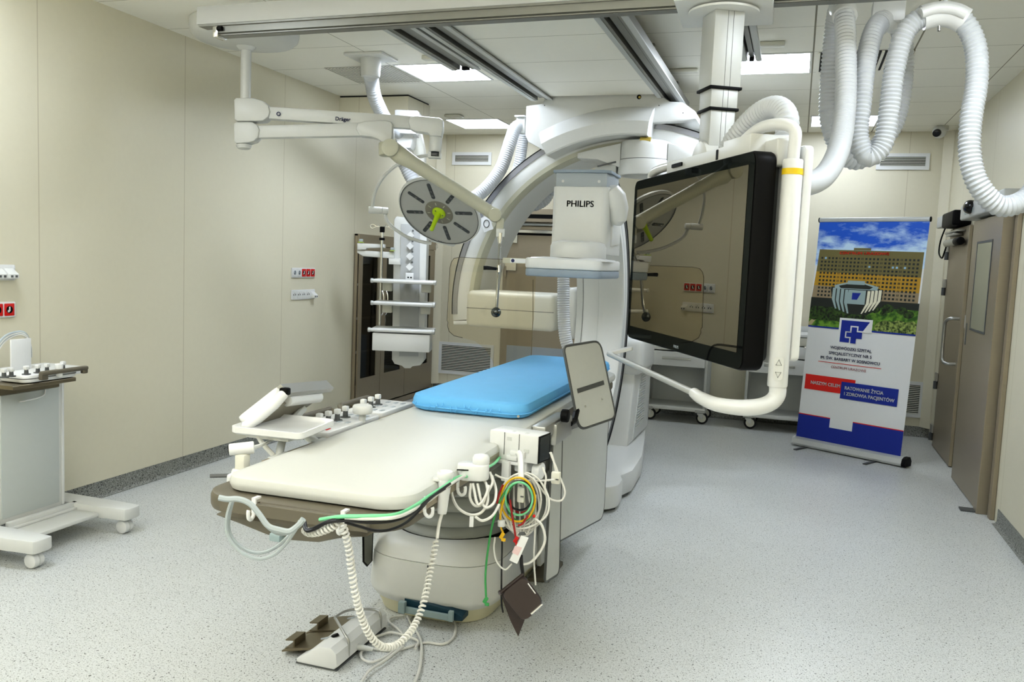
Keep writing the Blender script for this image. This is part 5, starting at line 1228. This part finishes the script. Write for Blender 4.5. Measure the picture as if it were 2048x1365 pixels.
for k, l in enumerate(fc): finish('cable', MB().tube(catmull(fl(l, .007 + .002 * k), 7), .0055, 8), M_WCAB, t2)

P = P_full
# ================================================================ PENDANTS, LAMP, SHIELD, TROLLEYS
# ---- surgical lamp and shield pendant (left)
t = thing('lamp_pendant', 'white ceiling pendant with two long jointed arms at the upper left', 'ceiling pendant', (-3.45, 4.85, 3.0))
PD_ = 5.6
dc = P(490, 86, Z=2.885)
finish('ceiling_cover', MB().lathe([(.01, 2.885), (.22, 2.886), (.30, 2.895), (.328, 2.92), (.335, 2.95), (.335, 2.998), (.01, 2.998)], (dc.x, dc.y, 0), seg=56), M_WHITE, t)
ca, cb_ = P(493, 100, D=PD_), P(491, 208, D=PD_)
ca.x = cb_.x; ca.y = cb_.y; ca.z = 2.885
finish('tube', MB().cyl(cb_ - Z1 * .02, ca, .033, seg=24), M_WHITE, t)
finish('tube_flange', MB().lathe([(.034, 2.862), (.05, 2.872), (.062, 2.886)], (cb_.x, cb_.y, 0), seg=28), M_WHITE, t)
def hx(px, py, d=PD_): return P(px, py, D=d)
def armbox(name, pts, half, m, par, bev=.012, d=PD_, r=None):
    """a cover with a given front outline, extruded along the horizontal view depth of the pendant"""
    p3 = [hx(a, b, d) for a, b in pts]
    o = p3[0]
    q = [((p - o).dot(HR), (p - o).z) for p in p3]
    ar = sum(q[i - 1][0] * q[i][1] - q[i][0] * q[i - 1][1] for i in range(len(q)))
    if ar < 0: q = q[::-1]
    return finish(name, MB().prism(q, -half, half, bev=bev, o=o, ax=(HR, Z1, -HF)), m, par)
hub = armbox('hub', [(473, 203), (477, 199), (512, 199), (530, 205), (541, 214), (544, 226), (541, 236), (530, 244), (515, 245), (478, 245), (473, 241)], .06, M_WHITE, t, .014)
h2 = armbox('hub', [(472, 250), (477, 246), (508, 246), (519, 252), (523, 262), (520, 276), (512, 284), (500, 288), (476, 289), (472, 284)], .055, M_WHITE, t, .014)
finish('hub_cap', MB().cyl(hx(488, 290), hx(488, 298), .05, .042, 24, .006), M_WHITE, h2)
ua = armbox('upper_arm', [(540, 215), (830, 234), (832, 259), (540, 239)], .04, M_WHITE, t, .008)
text('lettering', 'Dräger', hx(670, 241, PD_ - .0455), hx(700, 243) - hx(670, 241), Z1, .034, M_NAVY, ua, 'LEFT', .0003, .0012, .098)
o = hx(557, 228, PD_ - .0435)
finish('logo_ring', MB().tube([o + HR * .011 * math.cos(a) + Z1 * .011 * math.sin(a) for a in [PI * i / 8 for i in range(16)]], .0028, 6, closed=True), M_NAVY, ua)
ue = armbox('upper_elbow', [(818, 246), (822, 237), (832, 234), (880, 238), (887, 242), (887, 262), (884, 275), (862, 274), (856, 268), (832, 265), (822, 260)], .055, M_WHITE, t, .014, PD_ - .01)
finish('elbow_tube', MB().cyl(hx(872, 272), hx(870, 305), .042, .04, 24, .004), M_WHITE, ue)
finish('elbow_foot', MB().box(hx(869, 311), (.085, .075, .04), .006, rot=Matrix((HR, HF, Z1)).transposed()), M_WHITE, ue)
finish('display', MB().box(hx(870, 308, PD_ - .04), (.052, .008, .03), .002, rot=Matrix((HR, HF, Z1)).transposed()), M_DISP, ue)
armbox('lower_arm', [(519, 253), (730, 247), (732, 273), (519, 277)], .038, M_WHITE, t, .008)
le = armbox('lower_elbow', [(714, 260), (718, 249), (732, 245), (770, 243), (784, 246), (787, 252), (787, 276), (783, 287), (766, 287), (757, 280), (745, 276), (722, 274)], .055, M_WHITE, t, .014, PD_ - .02)
# the greige spring arm and its knuckle
SD = 5.57; SD2 = 5.64
k0 = hx(773, 302, SD)
finish('knuckle', MB().cyl(hx(773, 286, SD), hx(773, 312, SD), .05, .05, 24, .008), M_BEIGE, t)
def spring_pt(f, off): return hx(790, 300, SD - .03).lerp(hx(988, 430, SD2), f)
sp = [hx(786, 298, SD - .02), hx(800, 310, SD - .03), hx(826, 326, SD + .0), hx(880, 360, SD + .02), hx(940, 398, SD + .05), hx(980, 424, SD2), hx(992, 431, SD2)]
finish('spring_arm', MB().tube(sp, [.056, .058, .047, .044, .042, .042, .046], 18, flat=1.0), M_BEIGE, t)
finish('knuckle_cap', MB().cyl(hx(783, 298, SD - .03) - HF * .075, hx(783, 298, SD - .03) + HF * .03, .055, seg=28, bev=.006), M_BEIGE, t)
finish('wrist', MB().cyl(hx(990, 431, SD2) - HF * .055, hx(990, 431, SD2) + HF * .05, .044, seg=28, bev=.005), M_BEIGE, t)
finish('wrist_drop', MB().box(hx(1000, 452, SD2), (.05, .05, .10), .01, rot=Matrix((HR, HF, Z1)).transposed()), M_BEIGE, t)
finish('wrist_block', MB().box(hx(1001, 466, SD2), (.056, .05, .055), .005, rot=Matrix((HR, HF, Z1)).transposed()), M_WHITE, t)
# ---- lamp head on its thin curved yoke
t = thing('surgical_lamp', 'round grey surgical lamp with lime green handle hanging on a curved white yoke', 'surgical lamp', P(877, 425, D=5.45))
yk = [hx(868, 311, 5.62), hx(848, 312, 5.7), hx(820, 318, 5.8), (hx(790, 333, 5.92)), hx(764, 358, 6.05), hx(749, 388, 6.18), hx(745, 413, 6.26)]
finish('yoke', MB().tube(catmull(yk, 6), .0115, 12), M_WHITE, t)
finish('yoke_joint', MB().cyl(hx(737, 420, 6.26), hx(764, 421, 6.28), .0255, seg=20, bev=.004), M_WHITE, t)
finish('yoke_joint', MB().cyl(hx(764, 421, 6.28), hx(776, 422, 6.29), .024, seg=20, bev=.004), M_WHITE, t)
yk2 = [hx(770, 428, 6.29), hx(774, 442, 6.31), hx(788, 457, 6.35), hx(812, 473, 6.42), hx(840, 483, 6.48), hx(862, 487, 6.52)]
finish('yoke', MB().tube(catmull(yk2, 6), .0125, 12), M_WHITE, t)
CL = hx(879, 424, 6.32)
ln = (-RIGHT * .30 - UP * .74 - FWD * .585).normalized()          # the lamp looks down towards the table
lu = (RIGHT - ln * RIGHT.dot(ln)).normalized(); lv = ln.cross(lu)
if lv.dot(UP) < 0: lv = -lv
RL = .312
finish('lamp_body', MB().lathe([(.05, -.085), (.16, -.08), (.235, -.055), (RL + .004, -.02), (RL + .01, -.004), (RL + .004, .012), (RL - .004, .014), (RL - .008, .008)], CL, ln, 64, xdir=lu), M_WHITE, t)
face = finish('lamp_face', MB().lathe([(.01, .0085), (RL - .008, .008), (RL - .008, .004), (.01, .004)], CL, ln, 64, xdir=lu), M_LAMPF, t)
finish('face_rim', MB().tube([CL + ln * .012 + (lu * math.cos(a) + lv * math.sin(a)) * (RL - .006) for a in [2 * PI * i / 64 for i in range(64)]], .0035, 6, closed=True), M_DGREY, face)
finish('centre_disc', MB().lathe([(.01, .0115), (.105, .011), (.11, .008)], CL, ln, 48, xdir=lu), M_LAMPC, face)
M_LED = mat('led window', (70, 74, 76), .12, noise=.35, nscale=60)
for k in range(8):
    a = 2 * PI * k / 8 + math.radians(14); d = lu * math.cos(a) + lv * math.sin(a); e = ln.cross(d)
    w_ = finish('led_strip', MB().prism(rrect(.14, .029, .0125, 5), .008, .0115, bev=.001, o=CL + d * .2, ax=(d, e, ln)), M_LED, face)
    finish('led_lens', MB().cyl(CL + d * .16 + ln * .011, CL + d * .16 + ln * .0135, .009, seg=12).cyl(CL + d * .2 + ln * .011, CL + d * .2 + ln * .0135, .009, seg=12), M_DGREY, w_)
    finish('slot', MB().prism(rrect(.026, .007, .003, 3), .011, .0125, o=CL + d * .082, ax=(d, e, ln)), M_BEIGE, face)
hg = finish('handle_disc', MB().lathe([(.01, .034), (.04, .030), (.05, .02), (.052, .012)], CL, ln, 32, xdir=lu), M_YEL, t)
hd_ = (ln * .8 - UP * .45 - RIGHT * .12).normalized()
finish('handle_grip', MB().tube([CL + ln * .028, CL + ln * .05 + hd_ * .01, CL + ln * .055 + hd_ * .05, CL + ln * .055 + hd_ * .115, CL + ln * .055 + hd_ * .122], [.026, .02, .016, .0155, .010], 16), M_YEL, hg)
for k in range(3):
    a = 2 * PI * k / 3; d = lu * math.cos(a) + lv * math.sin(a); finish('hole', MB().cyl(CL + d * .036 + ln * .029, CL + d * .036 + ln * .0325, .005, seg=10), M_DGREY, hg)
fl_ = finish('base_flange', MB().prism([(-.11, -.26), (.11, -.26), (.13, -.284), (.09, -.335), (-.09, -.335), (-.13, -.284)], -.045, .006, bev=.008, o=CL, ax=(lu, lv, lu.cross(lv))), M_WHITE, t)
dn = lu.cross(lv)
sgn = 1 if dn.dot(ln) > 0 else -1
text('lettering', 'Dräger', CL - lv * .312 + ln * .0085, lu * .985 - lv * 0, lv, .022, M_NAVY, t, 'CENTER', .0003, .0006) if sgn > 0 else None
finish('ring', MB().tube([hx(873, 493, 6.4) + HR * .009 * math.cos(a) + Z1 * .014 * math.sin(a) for a in [PI * i / 8 for i in range(16)]], .002, 6, closed=True), M_CHROME, t)
# ---- hanging acrylic shield
GD = 5.5
gq0, gq1 = hx(895, 600, 5.22), hx(1066, 600, 5.75)
gn = (gq1 - gq0).cross(Z1).normalized()
def gx(a, b):
    r = ray(a, b); o_ = V(0, 0, CAMH)
    return o_ + r * ((gq0 - o_).dot(gn) / r.dot(gn))
t = thing('acrylic_shield', 'clear hanging radiation shield on a steel rod in front of the arc housing', 'radiation shield', P(993, 625, D=GD))
finish('cone', MB().cyl(hx(1001, 468, SD2), hx(1000, 490, SD2 - .01), .028, .011, 20), M_CHROME, t)
finish('rod', MB().tube([hx(1000, 488, SD2 - .01), hx(998, 540, GD), hx(994, 600, GD - .02), hx(993, 618, GD - .05)], .0105, 12), M_CHROME, t)
kb = hx(992, 625, GD - .06)
finish('pivot_knob', MB().lathe([(.001, -.03), (.012, -.028), (.016, -.01), (.031, -.004), (.032, .006), (.024, .012), (.001, .013)], kb, FWD, 28), mat('dark chrome', (88, 92, 92), .15, .9), t)
finish('handle', MB().tube([hx(967, 536, GD - .04), hx(975, 536, GD - .04), hx(993, 538, GD - .02)], [.013, .0125, .009], 14), M_BLACK, t)
finish('handle_clamp', MB().cyl(hx(998, 531, GD - .01), hx(998, 545, GD - .01), .014, seg=16), M_CHROME, t)
out = [(908, 517), (920, 515), (1040, 521), (1067, 526), (1071, 532), (1066, 640), (1064, 650), (1062, 720), (1050, 760), (1000, 775), (992, 745), (985, 722), (970, 698), (950, 683), (925, 676), (908, 672), (898, 663), (895, 652), (896, 645), (894, 641), (900, 535), (903, 524)]
g3 = [gx(a, b) for a, b in out]
gp_ = finish('pane', MB().loop([[p for p in g3], [p + gn * .008 for p in g3]]), M_GLASS, t, smooth=False)
finish('pane_edge', MB().tube(g3[:3] + [gx(1067, 526)], .0016, 5).tube([gx(1066, 560), gx(1066, 640), gx(1062, 720)], .0022, 5).tube(g3[14:], .0022, 5).tube([g3[-1], g3[0]], .0018, 5), mat('pane edge', (110, 104, 92), .2), gp_)

# ---- supply column with shelves in the far left corner
t = thing('supply_pendant', 'white ceiling supply column with shelves in front of the steel cabinet', 'ceiling pendant', (-3.1, 6.6, 3.0))
q = P(742, 112, Z=3.0)
finish('ceiling_flange', MB().box((q.x, q.y, 2.99), (.30, .26, .018), .003), M_WHITE, t)
finish('flange_neck', MB().cyl((q.x, q.y, 2.85), (q.x, q.y, 2.985), .068, .075, 24, .008), M_WHITE, t)
SPD = 7.7
hs = [V(q.x, q.y, 2.87), hx(743, 160, 6.6), hx(748, 190, 6.75), hx(758, 215, 6.9), hx(772, 240, 7.1), hx(800, 268, 7.4)]
hose('corrugated_tube', hs, .055, t, .022, .07)
armbox('support_arm', [(793, 225), (797, 224), (838, 226), (842, 230), (842, 240), (793, 236)], .12, M_WHITE2, t, .008, 7.4)
armbox('support_arm', [(793, 262), (836, 265), (835, 272), (793, 270)], .12, M_WHITE2, t, .006, 7.4)
armbox('joint_cover', [(791, 273), (830, 273), (829, 285), (824, 300), (804, 300), (791, 276)], .14, M_WHITE2, t, .012, 7.5)
armbox('drop_tube', [(818, 238), (838, 240), (850, 300), (855, 440), (826, 440), (826, 300)], .09, M_WARM, t, .02, SPD + .1)
hose('corrugated_tube', [hx(790, 285, SPD), hx(800, 310, SPD), hx(815, 340, SPD), hx(832, 380, SPD), hx(835, 440, SPD)], .06, t, .022, .07)
cs = HF * 0
colm = armbox('media_column', [(791, 440), (796, 434), (850, 440), (857, 446), (848, 722), (840, 732), (824, 734), (820, 738), (808, 738), (803, 733), (788, 729), (783, 720)], .10, M_WHITE, t, .012, SPD)
fd = SPD - .105
armbox('front_panel', [(802, 448), (840, 449), (834, 716), (795, 716)], .004, mat('panel grey', (176, 178, 178), .45), colm, .001, fd)
for i, y in enumerate((471, 492, 513, 534)):
    c = hx(821 - i * .6, y, fd - .008)
    dmd = finish('outlet_cover', MB().box(c, (.05, .006, .05), .001, rot=Matrix((HR, HF, Z1)).transposed() @ Matrix.Rotation(PI / 4, 3, 'Y')), M_PAPER, colm, smooth=False)
    q = hx(826 - i * .6, y - 9, fd - .012); finish('plug', MB().cyl(q, q - HF * .012, .009, seg=12), M_DGREY, dmd)
c = hx(819, 553, fd - .006)
pl_ = finish('data_plate', MB().box(c, (.07, .006, .062), .002, rot=Matrix((HR, HF, Z1)).transposed()), M_PAPER, colm)
for k in (-.011, .014): finish('port', MB().box(c + HR * k - HF * .004 - Z1 * .01, (.014, .003, .012), rot=Matrix((HR, HF, Z1)).transposed()), M_BLACK, pl_, smooth=False)
def shelf(y, px0, px1, dep, nm, thick, lbl=None):
    a, b = hx(px0, y, fd - .0), hx(px1, y + 3, fd - .0)
    w_ = (b - a).dot(HR); c = (a + b) / 2
    rt = Matrix((HR, HF, Z1)).transposed()
    s_ = finish(nm, MB().box(c - HF * dep / 2 + Z1 * .0, (w_ * .93, dep, thick), .006, rt), M_WHITE, t)
    finish('front_rail', MB().cyl(c - HF * (dep + .006) - HR * w_ * .46, c - HF * (dep + .006) + HR * w_ * .46, .016, seg=14, bev=.003), M_WHITE2, s_)
    for k in (-1, 1): finish('rail_end', MB().cyl(c - HF * (dep + .006) + HR * w_ * .46 * k, c - HF * (dep + .006) + HR * w_ * .5 * k, .02, seg=14, bev=.003), M_LALU, s_)
    for k in (-.34, .34): finish('shelf_bracket', MB().box(c - HF * .03 + HR * w_ * k * .9 - Z1 * .05, (.085, .05, .09), .008, rt), M_WARM, s_)
    return s_, c, w_, rt
shelf(561, 752, 878, .28, 'shelf', .03)
shelf(604, 752, 876, .28, 'shelf', .03)
s_, c, w_, rt = shelf(655, 748, 876, .32, 'drawer_shelf', .025)
dr = finish('drawer', MB().box(c - HF * .2 - Z1 * .10, (w_ * .86, .26, .15), .006, rt), M_WHITE2, t)
# side arm with infusion pole
arm = armbox('infusion_arm', [(716, 487), (770, 489), (770, 496), (735, 497), (733, 500), (716, 500)], .05, M_WHITE, t, .006, SPD - .1)
armbox('infusion_arm', [(716, 501), (790, 505), (790, 517), (778, 517), (728, 513), (716, 506)], .05, M_WHITE, t, .006, SPD - .08)
for px, py in ((722, 485), (785, 502)):
    q = hx(px, py, SPD - .12); finish('lime_strip', MB().box(q + Z1 * .0, (.045, .06, .004), rot=rt), M_YEL, arm, smooth=False)
    finish('release_lever', MB().box(q + Z1 * .015, (.035, .03, .03), .006, rt), M_BAND, arm)
armbox('arm_bracket', [(779, 517), (802, 517), (802, 530), (779, 529)], .06, M_WHITE, t, .006, SPD - .08)
q0 = hx(764, 480, SPD - .16)
tag_t = thing('infusion_pole', 'thin steel infusion pole with hooks standing at the side of the supply column', 'infusion pole', q0)
finish('pole', MB().cyl((q0.x, q0.y, hx(760, 690, SPD - .16).z), (q0.x, q0.y, hx(766, 462, SPD - .16).z), .0115, seg=14), M_CHROME, tag_t)
zt_ = hx(766, 455, SPD - .16).z
finish('clamp_head', MB().cyl((q0.x, q0.y, zt_ - .045), (q0.x, q0.y, zt_ + .005), .022, seg=14, bev=.004), M_BLACK, tag_t)
finish('clamp_ring', MB().cyl((q0.x, q0.y, hx(766, 481, SPD - .16).z), (q0.x, q0.y, hx(766, 476, SPD - .16).z), .024, seg=14), M_BLACK, tag_t)
for k in (-1, 1):
    b = V(q0.x, q0.y, zt_ + .004)
    finish('hook', MB().tube(catmull([b, b + HR * .05 * k + Z1 * .004, b + HR * .085 * k + Z1 * .02, b + HR * .105 * k + Z1 * .006, b + HR * .09 * k - Z1 * .015, b + HR * .05 * k + Z1 * .0], 4), .003, 6), M_CHROME, tag_t)
    finish('hook', MB().tube(catmull([b, b - HF * .04 * k + HR * .03 * k, b - HF * .05 * k + HR * .04 * k + Z1 * .02], 4), .003, 6), M_CHROME, tag_t)

# ---- instrument trolleys at the back wall
def trolley(x0, label):
    x1, y0, y1 = x0 + .63, 8.80, 9.24
    t = thing('instrument_trolley', label, 'trolley', ((x0 + x1) / 2, (y0 + y1) / 2, 0), 'white instrument trolleys at the back wall')
    for x in (x0 + .014, x1 - .014):
        for y in (y0 + .014, y1 - .014): finish('post', MB().box((x, y, .56), (.028, .028, .80), .004), M_LALU, t)
    finish('base_shelf', MB().span((x0, y0, .125), (x1, y1, .165), .006), M_WHITE, t)
    finish('side_panel', MB().span((x0 + .006, y0 + .028, .165), (x0 + .012, y1 - .028, .95)), M_GREY, t, smooth=False)
    finish('side_panel', MB().span((x1 - .012, y0 + .028, .165), (x1 - .006, y1 - .028, .95)), M_GREY, t, smooth=False)
    finish('back_panel', MB().span((x0 + .028, y1 - .02, .165), (x1 - .028, y1 - .012, .95)), M_GREY, t, smooth=False)
    finish('worktop', MB().span((x0 - .01, y0 - .01, .955), (x1 + .01, y1 + .01, .985), .006), M_WHITE2, t)
    finish('top_edge', MB().span((x0 + .01, y1 - .03, .985), (x1 - .01, y1 - .015, 1.04), .004), M_GREY, t)
    for i, (za, zb2) in enumerate(((.58, .735), (.74, .865))):
        d = finish('drawer', MB().span((x0 + .03, y0 - .004, za), (x1 - .03, y0 + .02, zb2 - .006), .003), M_WHITE2, t)
        finish('drawer_handle', MB().span((x0 + .17, y0 - .022, (za + zb2) / 2 - .012), (x1 - .17, y0 - .002, (za + zb2) / 2 + .012), .003), M_ALU, d)
        finish('drawer_box', MB().span((x0 + .03, y0 + .02, za), (x1 - .03, y1 - .03, za + .012)), M_GREY, d, smooth=False)
    finish('top_panel', MB().span((x0 + .03, y0 - .002, .868), (x1 - .03, y0 + .02, .95), .003), M_WARM, t)
    lk = finish('lock', MB().span((x1 - .1, y0 - .008, .85), (x1 - .05, y0 - .002, .865), .002), M_CHROME, t)
    for x in (x0 + .05, x1 - .05):
        for y in (y0 + .05, y1 - .05):
            c = finish('caster', MB().cyl((x + .02, y - .012, .062), (x + .02, y + .012, .062), .061, seg=28, bev=.006), M_RUBBER, t)
            finish('wheel_disc', MB().cyl((x + .02, y - .0135, .062), (x + .02, y + .0135, .062), .042, seg=24), M_WARM, c)
            finish('fork', MB().prism([(x - .03, .124), (x - .03, .10), (x + .012, .055), (x + .03, .06), (x + .03, .124)], y - .024, y - .015, 'xz', .002).prism([(x - .03, .124), (x - .03, .10), (x + .012, .055), (x + .03, .06), (x + .03, .124)], y + .015, y + .024, 'xz', .002).span((x - .03, y - .024, .112), (x + .03, y + .024, .125), .004), M_WHITE, c)
        finish('bumper', MB().tube([V(x - .05, y0 - .004, .13), V(x + .05, y0 - .004, .13)], .014, 10), M_ALU, t)
    return t
trolley(-1.425, 'white instrument trolley left, standing just right of the x-ray stand below the monitor')
trolley(-.42, 'white instrument trolley right, standing beside the roll-up banner')

# ---- operating console trolley at the left edge
t = thing('console_trolley', 'white wheeled console with a control panel on top at the left edge', 'trolley', (-3.7, 3.4, 0))
xc = -3.72
y0, y1 = 3.17, 3.60
bd_ = finish('column', MB().span((xc - .11, y0 + .02, .14), (xc, y1, .86), .006), M_WHITE, t)
finish('front_panel', MB().span((xc - .002, y0 + .05, .17), (xc + .006, y1 - .025, .80), .002), mat('cool grey panel', (186, 191, 189), .45), bd_)
finish('side_rail', MB().span((xc - .10, y1 - .004, .15), (xc + .004, y1 + .012, .85), .003), M_WHITE2, bd_)
finish('top_gap', MB().span((xc - .01, y0 + .05, .802), (xc + .004, y1 - .02, .845)), M_BRSTEEL, bd_, smooth=False)
finish('label_cable', MB().tube(catmull([V(xc + .014, y1 - .12, .80), V(xc + .016, y1 - .13, .775), V(xc + .016, y1 - .18, .762), V(xc + .014, y1 - .28, .757)], 5), .004, 6), M_WHITE2, bd_)
for sy, ye in ((3.13, 'near'), (3.72, 'far')):
    f = MB().prism([(xc - .3, sy - .07), (xc + .22, sy - .07), (xc + .24, sy - .065), (xc + .36, sy - .055), (xc + .37, sy - .03), (xc + .37, sy + .03), (xc + .36, sy + .055), (xc + .24, sy + .065), (xc - .3, sy + .07)], .085, .15, bev=.008)
    finish('foot', f, M_WHITE, t)
    for xx in (xc + .31, xc - .24):
        c = finish('caster', MB().cyl((xx, sy - .03, .038), (xx, sy + .03, .038), .037, seg=24, bev=.008), M_WHITE2, t)
        finish('caster_gap', MB().cyl((xx, sy - .004, .038), (xx, sy + .004, .038), .0375, seg=24), M_GREY, c)
        finish('caster_stem', MB().cyl((xx, sy, .07), (xx, sy, .09), .014, seg=12), M_BLACK, c)
finish('foot_tray', MB().span((xc - .02, 3.24, .095), (xc + .2, 3.68, .115), .004).span((xc - .0, 3.24, .115), (xc + .03, 3.68, .15), .004).span((xc + .03, 3.24, .115), (xc + .05, 3.68, .128), .003), M_WHITE, t)
tp_ = finish('table_top', MB().span((xc - .22, y0 - .08, .865), (xc + .05, y1 + .10, .905), .008), M_WHITE2, t)
# control panel, handle, knobs
cpx0, cpx1, cpy0, cpy1 = xc + .04, xc + .22, 3.17, 3.50
pnl = finish('control_panel', MB().prism(rrect(cpx1 - cpx0, cpy1 - cpy0, .04, 5, (cpx0 + cpx1) / 2, (cpy0 + cpy1) / 2), .885, .925, bev=.01), M_WHITE2, t)
finish('panel_line', MB().prism(rrect(cpx1 - cpx0 + .003, cpy1 - cpy0 + .003, .04, 5, (cpx0 + cpx1) / 2, (cpy0 + cpy1) / 2), .904, .9075), M_DGREY, pnl)
finish('under_bracket', MB().span((xc - .0, 3.1, .862), (xc + .22, 3.48, .882), .003), M_BRSTEEL, t, smooth=False)
hb2 = finish('grab_bar', MB().span((cpx1 + .005, cpy0 + .07, .918), (cpx1 + .035, cpy1 + .03, .94), .008).span((cpx1 + .005, cpy0 + .07, .895), (cpx1 + .03, cpy0 + .11, .93), .006).span((cpx1 + .005, cpy1 + .0, .90), (cpx1 + .03, cpy1 + .03, .93), .006), M_BROWN, t)
for px, py in ((41, 743), (67, 749), (88, 741), (110, 738), (131, 736), (153, 731)):
    q = P(px, py, Z=.955)
    if q.x > cpx1: q.x = cpx1 - .03
    o = finish('lever_knob', MB().box((q.x, q.y, .958), (.022, .022, .02), .004), M_WHITE2, t)
    finish('lever_stem', MB().cyl((q.x, q.y, .925), (q.x, q.y, .95), .011, .009, 12).cyl((q.x, q.y, .924), (q.x, q.y, .929), .02, seg=16), M_DGREY, o)
q = P(118, 730, Z=.96); finish('stop_knob', MB().cyl((q.x, q.y, .90), (q.x, q.y, .965), .016, .021, 18, .004), M_WHITE2, t)
a_ = P(40, 737, Z=.91); 
finish('upright_plate', MB().span((xc - .09, P(20, 735, X=xc - .09).y, .905), (xc - .08, P(60, 730, X=xc - .09).y, P(40, 678, X=xc - .09).z), .002), M_WHITE2, t)
t3 = thing('hung_cable', 'grey white cable coil draped over the upright plate of the left console', 'cable', (xc - .08, 3.2, 1.0))
xq = xc - .12
for k in range(4):
    finish('cable', MB().tube(catmull([P(-30 - 3 * k, 760, X=xq), P(-12, 715 - 4 * k, X=xq), P(8, 684 - 3 * k, X=xq), P(32, 671 - 2 * k, X=xq), P(50, 672 - 1.5 * k, X=xq + .02), P(60, 690, X=xq + .02), P(62, 715, X=xq + .02)], 6), .0075, 8), M_GCAB if k % 2 else M_WCAB, t3)
